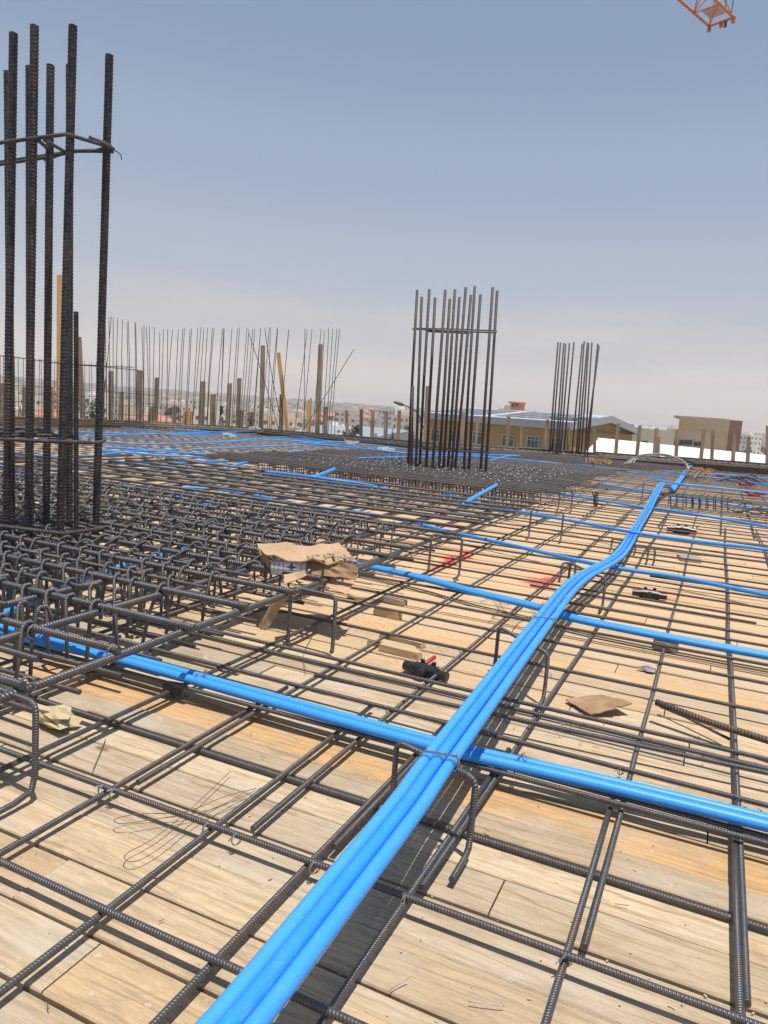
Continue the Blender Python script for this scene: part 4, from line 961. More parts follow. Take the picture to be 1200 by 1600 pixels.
def sheet(name, corners, label, nu=9, nv=6, rough_=.012, th=.004, seed=0, mat='card', parent=None, cat='cardboard', group=None, fold=None):
    """crumpled sheet of board between four corners (a,b top edge; d,c bottom edge)"""
    a, b_, c, d = [Vector(v) for v in corners]; nrm = (b_ - a).cross(d - a).normalized(); V = []; F = []
    for side_ in (0, 1):
        for j in range(nv + 1):
            for i in range(nu + 1):
                u, v = i / nu, j / nv; p = a.lerp(b_, u).lerp(d.lerp(c, u), v)
                n_ = noise.noise(Vector((u * 3.1 + seed, v * 2.7, seed * 1.7))) + .5 * noise.noise(Vector((u * 7 + seed, v * 6, 3)))
                n_ = n_ + .5 * abs(noise.noise(Vector((u * 4 + seed, v * 3 + 5, 1))))
                eg = noise.noise(Vector((u * 5 + seed * 2, v * 5, 8))) * .012 * (1 if (i in (0, nu) or j in (0, nv)) else 0)
                V.append(p + nrm * (n_ * rough_ - side_ * th) + (b_ - a).normalized() * eg + (d - a).normalized() * eg)
    o_ = (nu + 1) * (nv + 1)
    for j in range(nv):
        for i in range(nu):
            q = j * (nu + 1) + i; F.append((q, q + nu + 1, q + nu + 2, q + 1)); F.append((q + o_, q + 1 + o_, q + nu + 2 + o_, q + nu + 1 + o_))
    rim = [j * (nu + 1) for j in range(nv + 1)] + [nv * (nu + 1) + i for i in range(1, nu + 1)] + [j * (nu + 1) + nu for j in range(nv - 1, -1, -1)] + [i for i in range(nu - 1, 0, -1)]
    for i in range(len(rim)):
        p, q = rim[i], rim[(i + 1) % len(rim)]; F.append((p, p + o_, q + o_, q))
    mb = MB(); mb.poly(V, F)
    if parent: return mb.build(name, mat, parent)
    return solo(mb, name, mat, (a + b_ + c + d) / 4, label, cat, group)
c0 = W(480, 900, .27)
bx = thing('cardboard_box', (c0.x, c0.y, .27), 'crushed brown cardboard box with faded print lying on the corner of the raised mesh', 'cardboard box')
sheet('box_lid', (W(402, 853, .335), W(530, 852, .36), W(562, 880, .335), W(418, 871, .335)), None, 14, 7, .024, .005, 2, parent=bx)
sheet('box_side', (W(402, 858, .33), W(422, 872, .33), W(424, 888, .28), W(410, 876, .28)), None, 6, 5, .012, .005, 4, mat='card_in', parent=bx)
sheet('box_side', (W(470, 872, .325), W(560, 886, .325), W(556, 906, .27), W(470, 896, .27)), None, 8, 4, .012, .005, 6, mat='card_in', parent=bx)
sheet('box_flap', (W(482, 897, .262), W(560, 898, .27), W(541, 929, .215), W(493, 911, .23)), None, 8, 5, .010, .005, 9, parent=bx)
sheet('box_flap', (W(443, 899, .285), W(484, 889, .30), W(480, 900, .275), W(444, 914, .262)), None, 6, 4, .008, .005, 12, parent=bx)
sheet('box_flap', (W(438, 915, .262), W(460, 917, .262), W(416, 985, .055), W(404, 978, .06)), None, 4, 9, .014, .006, 15, parent=bx)
# roll of white paper inside, with its printed mark
ra = W(424, 886, .285); rb = W(478, 889, .285); mb = MB()
mb.tube([ra, ra.lerp(rb, .5) + Vector((0, 0, .004)), rb], .034, 16); roll = mb.build('paper_roll', 'paper', bx, True)
toc = (CAMP - (ra + rb) / 2).normalized(); axr = (rb - ra).normalized(); upr = toc.cross(axr).normalized(); ctr = (ra + rb) / 2 + toc * .0352 + upr * .004 + axr * .012
V = []
for i in range(8):
    a = math.pi * i / 4; rr = .021 if i % 2 == 0 else .007; V.append(ctr + axr * math.cos(a) * rr * 1.2 + upr * math.sin(a) * rr)
mb = MB(); mb.slab(V, -.0015); mb.build('printed_mark', 'ink', roll)
for k_ in range(7):
    a = ra.lerp(rb, .08 + k_ * .13); 
    if k_ in (3, 4, 5): continue
    mb = MB(); mb.slab([a + toc * .0347 + upr * .02, a + toc * .0347 + axr * .0015 + upr * .02, a + toc * .0347 + axr * .0015 - upr * .016, a + toc * .0347 - upr * .016], -.001); mb.build('print_line', 'ink', roll)
# faded strokes of lettering on the lid
for (px, py, w_, h_) in ((478, 868, 5, 6), (486, 867, 4, 7), (492, 866, 7, 3), (504, 866, 4, 8), (510, 864, 7, 3), (518, 864, 4, 8), (526, 869, 9, 3), (536, 866, 4, 8), (543, 870, 8, 4)):
    p = W(px, py, .357); q = W(px + w_, py + .5, .356); r2 = W(px + w_ + h_ * .4, py + h_, .352); s2 = W(px + h_ * .4, py + h_ - .5, .352)
    mb = MB(); mb.slab([s2, r2, q, p], .002); mb.build('faded_letter', 'ink_soft', bx)
sheet('cardboard_piece', (W(884, 1092, .015), W(940, 1084, .02), W(988, 1100, .045), W(922, 1118, .01)), 'flat torn piece of brown cardboard on the planks right of the bundle', 8, 5, .012, .004, 21, mat='card_in')
# loose rusty bar resting on the mat
mb = MB(); a = W(1025, 1097, .075); b_ = W(1200, 1157, .07); mb.tube([a, a.lerp(b_, .5) + Vector((0, 0, -.006)), b_, b_ + (b_ - a) * 1.6], .0115, 10); 
M['rusty'] = steel_mat('rusty_loose_bar', (.10, .065, .05), True, .8, .7)
solo(mb, 'loose_bar', 'rusty', a, 'loose dark brown bar lying askew over the grid at the right', 'loose bar', smooth=True)
mb = MB(); a = W(1032, 1104, .03); b_ = W(1140, 1155, .03); mb.tube([a, a.lerp(b_, .4) + Vector((0, .004, .004)), b_], .005, 6)
solo(mb, 'thin_bar', 'rusty', a, 'thin dark rod lying beneath the loose brown bar', 'loose bar', smooth=True)
# curls of scrap wire
def scrap(label, pp, r=.0011, mat='wire_rust', z=.006, group=None):
    pts = smoothpath([W(a, b_, z + rnd.uniform(0, .006)) for a, b_ in pp], 5); mb = MB(); mb.tube(pts, r, 4)
    solo(mb, 'scrap_wire', mat, pts[0], label, 'wire', 'scraps ' + label[5:] if label.startswith('tiny') else None, smooth=True)
scrap('long loop of thin rusty wire on the planks left of the bundle', [(415, 1228), (330, 1265), (240, 1280), (190, 1287), (180, 1280), (215, 1272), (290, 1268), (350, 1245), (400, 1232)], z=.02)
scrap('second thin wire loop crossing the first on the planks', [(360, 1205), (300, 1262), (240, 1310), (200, 1332), (196, 1343), (215, 1345), (250, 1325), (310, 1280), (380, 1240)], z=.015)
scrap('thin wire sliver below the first conduit crossing on the left', [(165, 1155), (155, 1180), (145, 1203)])
scrap('short bright wire on the planks at the bottom edge', [(733, 1565), (760, 1568), (788, 1572)], .0011, 'wire')
scrap('bright bent wire left of the bottom bright wire', [(607, 1549), (615, 1543), (638, 1529)], .0010, 'wire')
scrap('curl of thin wire in the shade below the cardboard box', [(470, 1000), (480, 985), (495, 978), (475, 1020), (478, 1050)])
for lbw, q in zip(('upper', 'longest', 'shortest', 'lower right'), ([(770, 930), (790, 945), (810, 938), (835, 955), (845, 975), (830, 985)], [(760, 925), (780, 950), (770, 965), (800, 970), (840, 960)], [(750, 940), (775, 935), (790, 955), (815, 965)], [(800, 985), (815, 970), (845, 965), (850, 985)])):
    scrap(lbw + ' dark hairlike wire curl on the planks between bundle and second conduit pair', q, .0016, 'steel_dark')
rk = random.Random(11)
for i in range(34):
    px, py = rk.uniform(30, 1180), rk.uniform(1010, 1590); a = rk.uniform(0, 6); l_ = rk.uniform(6, 22)
    if abs(px - (600 + (1290 - py) * .8)) < 60: continue
    scrap('tiny wire scrap on the planks ' + ('left of' if px < 600 + (1290 - py) * .8 else 'right of') + ' the bundle, ' + ('bottom edge' if py > 1450 else 'before the front pair' if py > 1200 else 'beyond the front pair'), [(px, py), (px + l_ * math.cos(a) * .5 + rk.uniform(-3, 3), py + l_ * math.sin(a) * .3), (px + l_ * math.cos(a), py + l_ * math.sin(a) * .5)], .0009) if i % 2 else None
chips = MB()
for i in range(150):
    px, py = rk.uniform(0, 1200), rk.uniform(880, 1600) ; p = W(px, py, .001); s_ = rk.uniform(.0012, .0035)
    chips.box(p + Vector((0, 0, s_ * .25)), (s_ * rk.uniform(1, 3), s_, s_ * .5), rk.uniform(0, 3))
for (cx_, cy_, sx, sy, nn) in ((900, 1135, 30, 8, 60), (1110, 1180, 40, 8, 40), (1180, 1255, 30, 8, 50), (655, 1030, 50, 10, 50), (600, 975, 40, 8, 50)):
    for i in range(nn):
        p = W(cx_ + rk.gauss(0, sx), cy_ + rk.gauss(0, sy), .001); s_ = rk.uniform(.0012, .004); chips.box(p + Vector((0, 0, s_ * .25)), (s_ * rk.uniform(1, 3), s_, s_ * .5), rk.uniform(0, 3))
tag(chips.build('wood_chips', 'stain'), 'scattered wood chips and sawdust crumbs on the planks', 'wood chips', kind='stuff')

# ------------------------------------------------------------------ ochre building with pitched roof
def wallquad(mb, a, b_, z0, z1, th=.3, out=None):
    """vertical slab from a to b"""
    d = (b_ - a); n_ = Vector((d.y, -d.x, 0)).normalized()
    mb.prism([(a.x, a.y), (b_.x, b_.y), (b_.x - n_.x * th, b_.y - n_.y * th), (a.x - n_.x * th, a.y - n_.y * th)][::-1], z0, z1)
A0 = PD(672, 650, 76); A1 = PD(895, 665, 58); A2 = PD(987, 670, 74)
for v in (A0, A1, A2): v.z = 0
A3 = A0 + (A2 - A1)
och = thing('ochre_building', (A1.x, A1.y, terr(A1.x, A1.y)), 'long ochre building with grey fascia and pitched roof carrying solar panels', 'building')
zg = -13.5; zE = .72
mb = MB(); mb.prism([(A0.x, A0.y), (A1.x, A1.y), (A2.x, A2.y), (A3.x, A3.y)], zg, zE); mb.build('wall', 'ochre', och)
fd = (A1 - A0).normalized(); fn = Vector((fd.y, -fd.x, 0)); gd = (A2 - A1).normalized(); gn = Vector((gd.y, -gd.x, 0))
E0 = A0 + fn * .5 - fd * .5; E1 = A1 + fn * .5 - gd * .0 + fd * .5; E2 = A2 + gd * .6 + gn * .5; E3 = A3 - fd * .5
zR = 2.25; RM0 = (A0 + A3) / 2; RM1 = (A1 + A2) / 2 + gn * .5
def up(v, z): return Vector((v.x, v.y, z))
mb = MB(); V = [up(E0, zE), up(E1, zE), up(E2, zE), up(E3, zE), up(E0, 1.35), up(E1, 1.35), up(E2, 1.35), up(E3, 1.35), up(RM0, zR), up(RM1, zR)]
mb.poly(V, [(3, 2, 1, 0), (0, 1, 5, 4), (2, 3, 7, 6)]); mb.build('fascia', 'fascia', och)
gi1, gi2, gir = A1 + gn * .02, A2 + gn * .02, (A1 + A2) / 2 + gn * .02
mb = MB(); mb.poly([up(gi1, zE - .1), up(gi2, zE - .1), up(gi2, 1.2), up(gir, zR - .1), up(gi1, 1.2)], [(0, 1, 2, 3, 4)]); mb.build('gable_wall', 'ochre', och)
for e_a, e_b in ((E1, RM1), (RM1, E2)):
    za, zb_ = (1.35, zR) if e_a is E1 else (zR, 1.35)
    mb = MB(); mb.slab([up(e_a, za - .62), up(e_b, zb_ - .62), up(e_b, zb_), up(e_a, za)], .25); mb.build('verge_board', 'fascia', och)
mb = MB(); mb.poly([up(E0, 1.352), up(E1, 1.352), up(RM1, zR + .002), up(RM0, zR + .002), up(E2, 1.352), up(E3, 1.352)], [(0, 1, 2, 3), (3, 2, 4, 5)]); roof = mb.build('roof', 'roof_pale', och)
# panels on the near slope
a_, b2, c_, d_ = up(E0, 1.39), up(E1, 1.39), up(RM1, zR + .04), up(RM0, zR + .04)
for i in range(14):
    for j in range(3):
        u0, u1 = (i + .08) / 14, (i + .92) / 14; v0, v1 = .12 + j * .27, .36 + j * .27
        if (i in (6,)) or (j == 2 and i > 11): continue
        q = lambda u, v: a_.lerp(b2, u).lerp(d_.lerp(c_, u), v)
        mb = MB(); mb.slab([q(u0, v0), q(u1, v0), q(u1, v1), q(u0, v1)], .05); mb.build('solar_panel', 'solar', roof)
def facade_window(parent, a, b_, px0, px1, py0, py1, bars=2, trans=.3, glass='window', fr='frame'):
    """window in the wall line a-b located by its edges in the photo"""
    dd = (b_ - a); dd.z = 0
    def hit(px, py):
        d = ROT @ Vector((px - CX, py - CY, F_PX)); den = d.x * dd.y - d.y * dd.x; t = (a.x * dd.y - a.y * dd.x) / den; return CAMP + d * t
    p0, p1 = hit(px0, (py0 + py1) / 2), hit(px1, (py0 + py1) / 2); zt = hit((px0 + px1) / 2, py0).z; zb = hit((px0 + px1) / 2, py1).z
    u = (p1 - p0); u.z = 0; w_ = u.length; u.normalize(); n_ = Vector((u.y, -u.x, 0))
    if n_.dot(CAMP - p0) < 0: n_ = -n_
    mid = (p0 + p1) / 2; mid.z = (zt + zb) / 2; ang = math.atan2(u.y, u.x); h = zt - zb
    mb = MB()
    for (dx, dz, sx, sz) in ((0, h / 2, w_ + .1, .1), (0, -h / 2, w_ + .1, .1), (-w_ / 2, 0, .1, h - .1), (w_ / 2, 0, .1, h - .1)): mb.box(mid + u * dx + n_ * .05 + Vector((0, 0, dz)), (sx, .12, sz), ang)
    for i in range(1, bars): mb.box(mid + u * (w_ * (i / bars - .5)) + n_ * .045, (.06, .08, h - .12), ang)
    if trans: mb.box(mid + n_ * .06 + Vector((0, 0, h * (.5 - trans))), (w_ - .1, .07, .06), ang)
    wn = mb.build('window', fr, parent)
    mb = MB(); mb.box(mid + n_ * .02, (w_, .03, h), ang); mb.build('pane', glass, wn)
for q in ((675, 688, 671, 690), (704, 714, 673, 691), (740, 754, 675, 694), (786, 804, 680, 698), (825, 843, 682, 700), (862, 881, 685, 704)):
    facade_window(och, A0, A1, *q, bars=2 if q[0] < 820 else 3, glass='window' if q[0] < 820 else 'solar')
mb = MB()
c = PD(718, 682, 71.2); mb.box(c, (.4, .3, 1.5), math.atan2(fd.y, fd.x)); mb.build('red_panel', 'red', och)
# orange stair turret on the roof, with its air conditioner
FACE_D = Vector((0, 0, 0))
def face_dir(px):
    global FACE_D
    d = ROT @ Vector((px - CX, 690 - CY, F_PX)); FACE_D = Vector((d.x, d.y, 0)).normalized()
face_dir(808)
def dbox(mb, px0, px1, py0, py1, depth, thick, rz=0.0, seen=True):
    """upright box seen between those pixel edges at that distance"""
    c = PD((px0 + px1) / 2, (py0 + py1) / 2, depth); w_ = (px1 - px0) * depth / F_PX; h = (py1 - py0) * depth / F_PX
    mb.box(c + FACE_D * thick / 2, (w_, thick, h), math.atan2(-FACE_D.x, FACE_D.y) + rz); return c
tu = thing('roof_turret', PD(808, 643, 84), 'small orange turret with three openings and a flat cap on the ochre building roof', 'roof turret')
mb = MB(); dbox(mb, 797, 819.5, 630, 643.5, 84, 1.6); mb.build('turret_wall', 'orange', tu)
mb = MB(); dbox(mb, 794, 822, 628, 630, 83.7, 2.2); mb.build('turret_cap', 'orange', tu)
mb = MB(); dbox(mb, 778, 838, 640.5, 644, 79.5, 1.0); mb.build('turret_plinth', 'orange', tu)
for x0 in (800.5, 806.5, 813): mb = MB(); dbox(mb, x0, x0 + 3, 631, 635.5, 83.9, .1); mb.build('opening', 'house_win', tu)
mb = MB(); dbox(mb, 788, 796, 633, 640.5, 83, .5); solo(mb, 'air_conditioner', 'ac', PD(792, 640.5, 83), 'pale air conditioner box left of the orange turret', 'air conditioner')
mb = MB(); dbox(mb, 720, 729, 639, 643, 80, 1.0); dbox(mb, 722, 727, 643, 648, 80, .8); solo(mb, 'roof_vent', 'roof_pale', PD(724, 648, 80), 'small flat vent on the ochre building roof left of the turret', 'roof vent')

# tan wing with small roof between the buildings
face_dir(965)
tw = thing('tan_wing', PD(965, 700, 76), 'tan wing with a pitched grey edge behind the white roof', 'building')
mb = MB(); dbox(mb, 946, 985, 662, 735, 77, 9); mb.build('wall', 'ochre', tw)
face_dir(1012)
cr_ = thing('cream_building', PD(1010, 700, 88), 'long low cream building with dark windows behind the white roof', 'building')
mb = MB(); dbox(mb, 978, 1047, 671, 760, 88, 10); mb.build('wall', 'cream', cr_)
mb = MB(); dbox(mb, 977, 1048, 669.5, 671.5, 87.8, 10.4); mb.build('roof', 'roof_pale', cr_)
for x0 in (1003, 1012, 1032): mb = MB(); dbox(mb, x0, x0 + 9, 689, 694, 87.85, .2); mb.build('window', 'window', cr_)
for i, x0 in enumerate((988, 1001, 1016, 1030)):
    mb = MB(); c = PD(x0 + 6, 667 + i * .9, 90); mb.box(c, (.95, 1.4, .06), 0, ax=Matrix.Rotation(.25, 3, 'X')); mb.build('solar_panel', 'fascia', cr_)
face_dir(1098)
be = thing('beige_building', PD(1100, 700, 110), 'beige block with a yellow stripe, vent and brown corner tower on the right skyline', 'building')
mb = MB(); dbox(mb, 1056, 1128, 653, 790, 110, 14); mb.build('wall', 'beige', be)
mb = MB(); dbox(mb, 1126, 1150, 657, 792, 108.5, 15.5); tw_ = mb.build('tower', 'brown', be)
mb = MB(); dbox(mb, 1120, 1126.5, 658, 790, 109.0, 1.2); mb.build('corner_pier', 'cream', be)
mb = MB(); dbox(mb, 1055, 1129, 651.5, 653.5, 109.6, 14.6); mb.build('parapet', 'fascia', be)
for x0 in (1066, 1070): mb = MB(); dbox(mb, x0, x0 + 2.2, 654.5, 669, 109.85, .2); mb.build('stripe', 'yellow', be)
mb = MB(); dbox(mb, 1079, 1093, 661, 667, 109.85, .2)
mb.build('vent_grille', 'window', be)
mb = MB(); dbox(mb, 1094.5, 1095.3, 654, 682, 109.9, .1); mb.build('wall_joint', 'base', be)
# dark illegible lettering on the tower
for (x0, x1, y0, y1) in ((1134, 1137, 660, 661.6), (1138, 1141, 660.2, 661.8), (1142, 1147, 660.4, 662), (1134, 1138, 667, 668.2), (1139, 1146, 667.2, 668.6)):
    mb = MB(); dbox(mb, x0, x1, y0, y1, 108.35, .1); mb.build('sign_mark', 'base', tw_)
lb_ = thing('low_beige_building', PD(1080, 700, 98), 'lower beige building with a dark tinted window band before the block', 'building')
mb = MB(); dbox(mb, 1047, 1122, 675, 780, 98, 9); mb.build('wall', 'beige', lb_)
mb = MB(); dbox(mb, 1082, 1126, 677, 700, 97.6, 2); mb.build('wall', 'cream', lb_)
for i in range(5): mb = MB(); dbox(mb, 1047.5 + i * 7, 1053.5 + i * 7, 687.5, 695, 97.85, .2); mb.build('window', 'teal', lb_)
for i in range(5): mb = MB(); dbox(mb, 1084 + i * 7.5, 1090 + i * 7.5, 690, 697, 97.4, .2); mb.build('window', 'teal', lb_)

# white sheet roof just below the deck
wr = thing('white_roof', PD(1060, 705, 34), 'bright white ribbed sheet roof below the deck on the right', 'roof')
ra0, ra1 = PD(934, 686.5, 44), PD(1262, 707, 44 * 1.0); rb0, rb1 = PD(905, 716, 31), PD(1300, 760, 31)
ra1.z = ra0.z - .35; rb1.z = rb0.z - .2
mb = MB(); nn = 64
V = []
for j in (0, 1):
    for i in range(nn * 2 + 1):
        u = i / (nn * 2); p = ra0.lerp(ra1, u) if j == 0 else rb0.lerp(rb1, u)
        V.append(p + Vector((0, 0, .05 if (i % 2) else 0)))
n2 = nn * 2 + 1; mb.poly(V, [(n2 + i, n2 + i + 1, i + 1, i) for i in range(n2 - 1)]); mb.build('roof_sheet', 'white_roof', wr)
mb = MB(); mb.prism([(p.x, p.y) for p in (ra0 + (rb0 - ra0) * .04, rb0, rb1, ra1 + (rb1 - ra1) * .04)], zg, min(rb0.z, rb1.z) - .3); mb.build('wall', 'w_white', wr)
mb = MB(); mb.tube([ra0 + Vector((0, 0, .04)), ra1 + Vector((0, 0, .04))], .07, 6); mb.build('ridge_cap', 'white_roof', wr)

# ------------------------------------------------------------------ the town
houses = []
def house(x, y, w_, d_, storeys, rot, wall, roofk, label, group, detail=2, base_drop=3.0):
    z0 = terr(x, y) - base_drop; H = storeys * 3.6 + base_drop; t = thing('house', (x, y, z0), label, 'house', group)
    R = Matrix.Rotation(rot, 3, 'Z'); C = Vector((x, y, 0))
    mb = MB(); mb.box((x, y, z0 + H / 2), (w_, d_, H), rot); mb.build('wall', 'w_' + wall, t)
    zt = z0 + H
    if roofk == 'tile':
        V = [C + R @ Vector((a * (w_ / 2 + .5), b_ * (d_ / 2 + .5), 0)) + Vector((0, 0, zt)) for a, b_ in ((-1, -1), (1, -1), (1, 1), (-1, 1))] + [C + R @ Vector((a * w_ * .22, 0, 0)) + Vector((0, 0, zt + 2.4)) for a in (-1, 1)]
        mb = MB(); mb.poly(V, [(0, 1, 5, 4), (1, 2, 5), (2, 3, 4, 5), (3, 0, 4), (3, 2, 1, 0)]); mb.build('roof', 'tile_red', t)
    else:
        mb = MB()
        for (a, b_, sx, sy) in ((0, -1, w_, .3), (0, 1, w_, .3), (-1, 0, .3, d_ - .6), (1, 0, .3, d_ - .6)):
            mb.box(C + R @ Vector((a * (w_ / 2 - .15), b_ * (d_ / 2 - .15), 0)) + Vector((0, 0, zt + .4)), (sx, sy, .8), rot)
        mb.box(C + R @ Vector((rnd.uniform(-.25, .25) * w_, rnd.uniform(-.2, .2) * d_, 0)) + Vector((0, 0, zt + 1.3)), (w_ * .28, d_ * .3, 2.6), rot)
        for k_ in range(2): mb.box(C + R @ Vector((rnd.uniform(-.4, .4) * w_, rnd.uniform(-.4, .4) * d_, 0)) + Vector((0, 0, zt + .9)), (1.1, 1.1, 1.4), rot)
        mb.build('roof', 'w_' + wall, t)
    mb = MB(); nx = max(2, int(w_ / 3.4)); ny = max(2, int(d_ / 3.6)); rp = random.Random(int(x * 7 + y))
    for s_ in range(storeys):
        zz = zt - 1.9 - s_ * 3.6
        for i in range(nx):
            if rp.random() < .12: continue
            ww = rp.choice((1.2, 1.5, 2.2)); lx = -w_ / 2 + (i + .5) * w_ / nx
            for sg in (-1, 1): mb.box(C + R @ Vector((lx, sg * (d_ / 2 + .02), 0)) + Vector((0, 0, zz)), (ww, .12, 1.5), rot)
        for i in range(ny):
            if rp.random() < .12: continue
            ly = -d_ / 2 + (i + .5) * d_ / ny
            for sg in (-1, 1): mb.box(C + R @ Vector((sg * (w_ / 2 + .02), ly, 0)) + Vector((0, 0, zz)), (.12, 1.3, 1.5), rot)
    o = mb.build('windows', 'house_win', t); o['kind'] = 'stuff'
    if detail > 1 and rnd.random() < .6:
        mb = MB(); lx = rnd.choice((-.25, .25)) * w_
        for s_ in range(storeys):
            for sg in (-1, 1): mb.box(C + R @ Vector((lx, sg * (d_ / 2 + .7), 0)) + Vector((0, 0, zt - 3.2 - s_ * 3.6)), (w_ * .32, 1.4, .9), rot)
        o = mb.build('balconies', 'w_' + wall, t); o['kind'] = 'stuff'
def polar(px, d): return FWD * d + RGT * ((px - 600) / 1140 * d)
WN = {'cream': 'cream', 'white': 'off white', 'pinkish': 'pinkish', 'grey': 'grey', 'tan': 'tan'}
# houses one can pick out
picked = [(232, 165, 22, 14, 2, .2, 'cream', 'tile', 'house with a bright orange tiled roof behind the thin starter bars'), (60, 150, 26, 14, 2, .1, 'white', 'tile', 'white house with a red tiled roof behind the left column bars'),
          (85, 235, 16, 13, 4, .3, 'pinkish', 'tile', 'tall pinkish house with red roof between the left column bars'), (188, 190, 20, 15, 3, -.1, 'tan', 'flat', 'large tan flat roofed house behind the wall bar grid'),
          (262, 260, 22, 14, 3, .3, 'pinkish', 'flat', 'pinkish three storey house beyond the starter bars'), (462, 330, 26, 16, 3, .2, 'cream', 'flat', 'cream house between the leaning board and slant cut board'),
          (505, 300, 24, 15, 3, -.2, 'tan', 'tile', 'tan house with orange roof at the right of the starter bars'), (553, 330, 30, 18, 3, .15, 'pinkish', 'tile', 'wide house with an orange roof left of the middle column'), (568, 700, 26, 20, 5, .2, 'grey', 'flat', 'large grey apartment block on the skyline left of the street lamp'),
          (590, 290, 22, 15, 3, .3, 'pinkish', 'flat', 'pinkish house with many windows right of the grey post'), (520, 215, 20, 13, 2, -.1, 'white', 'flat', 'white house low behind the end of the starter bars'), (635, 310, 22, 18, 3, .2, 'grey', 'flat', 'grey house just left of the middle column bars'),
          (140, 250, 24, 16, 4, .25, 'white', 'flat', 'white four storey house behind the fifth left hand post'), (20, 200, 24, 16, 3, .1, 'cream', 'flat', 'cream house at the extreme left behind the wall grid'), (420, 240, 22, 15, 2, .05, 'cream', 'flat', 'cream two storey house behind the tall weathered post'), (320, 225, 24, 15, 2, -.2, 'white', 'flat', 'white low house behind the short pale block')]
occ = []
for (px, d, w_, dp, st, rt, wl, rf, lb) in picked:
    d = d * 1.75; p = polar(px, d); w_ = w_ * .85; occ.append((p.x, p.y, w_)); house(p.x, p.y, w_, dp * .9, st, rt - .42, wl, rf, lb, None)
for (px, d) in ((680, 75), (780, 70), (890, 70), (960, 80), (1010, 95), (1080, 105), (1140, 115), (800, 100), (900, 100)):
    p = polar(px, d); occ.append((p.x, p.y, 22))
tries = 0; nh = 0
while nh < 262 and tries < 9000:
    tries += 1; px = rnd.uniform(-60, 1290); d = 270 + 1900 * rnd.random() ** 1.25; p = polar(px, d); w_ = rnd.uniform(11, 20)
    if px > 660 and d < 420: continue
    if px > 640 and rnd.random() < .45: continue
    
    if any((p.x - a) ** 2 + (p.y - b_) ** 2 < ((w_ + c) * .62) ** 2 for a, b_, c in occ): continue
    occ.append((p.x, p.y, w_)); wl = rnd.choices(['cream', 'white', 'pinkish', 'grey', 'tan'], [4, 3, 2, 2, 2])[0]; rf = 'tile' if rnd.random() < .13 else 'flat'; st = rnd.choices([2, 3, 4, 5], [3, 4, 3, 1])[0]
    where = next(t for lim, t in ((40, 'at the extreme left'), (100, 'behind the nearest column bars'), (160, 'behind the shortest column bar'), (218, 'behind the wall grid'), (290, 'right of the wall grid'), (345, 'left of the drooping tree'), (400, 'right of the drooping tree'),
        (450, 'behind the leaning board'), (500, 'left of the tall right hand post'), (535, 'past the starter bars'), (580, 'above the blue sheds'), (625, 'left of the street lamp'), (700, 'behind the middle column'), (1000, 'behind the ochre building'), (1160, 'behind the beige block'), (9999, 'at the right edge')) if px < lim)
    lb = '%s %s storey house with %s roof, %s, %s' % (WN[wl], {2: 'two', 3: 'three', 4: 'four', 5: 'five'}[st], 'red tiled' if rf == 'tile' else 'flat', 'far' if d > 1100 else 'midway' if d > 650 else 'nearer', where)
    house(p.x, p.y, w_, rnd.uniform(10, 16), st, rnd.choice((-.42, .1, .5, -.8)) + rnd.uniform(-.1, .1), wl, rf, lb, 'houses of the town: ' + lb, detail=1 if d > 700 else 2); nh += 1
fc = MB(); fr = MB(); rk = random.Random(21)
for i in range(5600):
    px = rk.uniform(-120, 1330); d = 900 + 2250 * rk.random() ** .8; p = polar(px, d); h = rk.choice((7, 9, 11, 14, 18)); w_ = rk.uniform(10, 24); z = terr(p.x, p.y)
    fc.box((p.x, p.y, z + h / 2 - 3), (w_, rk.uniform(10, 18), h + 6), rk.uniform(0, 3))
o = fc.build('far_town', 'far_city'); tag(o, 'mass of hazy pale buildings covering the far hills', 'town', kind='stuff')

# grey-blue shed roofs below the edge near the middle
for (px, py, d, w_, lb) in ((528, 676, 110, 9, 'blue grey sheet roof just beyond the edge right of the starter bars'), (573, 676, 120, 6, 'second blue grey shed roof left of the middle column')):
    c = PD(px, py, d); mb = MB(); R = Matrix.Rotation(-.42, 3, 'Z')
    V = [c + R @ Vector(q) for q in ((-w_, -4, -.9), (w_, -4, -.9), (w_, 4, .9), (-w_, 4, .9), (-w_, -4, -6), (w_, -4, -6), (w_, 4, -6), (-w_, 4, -6))]
    mb.poly(V, [(0, 1, 2, 3), (4, 5, 1, 0), (5, 6, 2, 1), (6, 7, 3, 2), (7, 4, 0, 3)]); solo(mb, 'shed', 'blue_roof', c - Vector((0, 0, 6)), lb, 'shed')

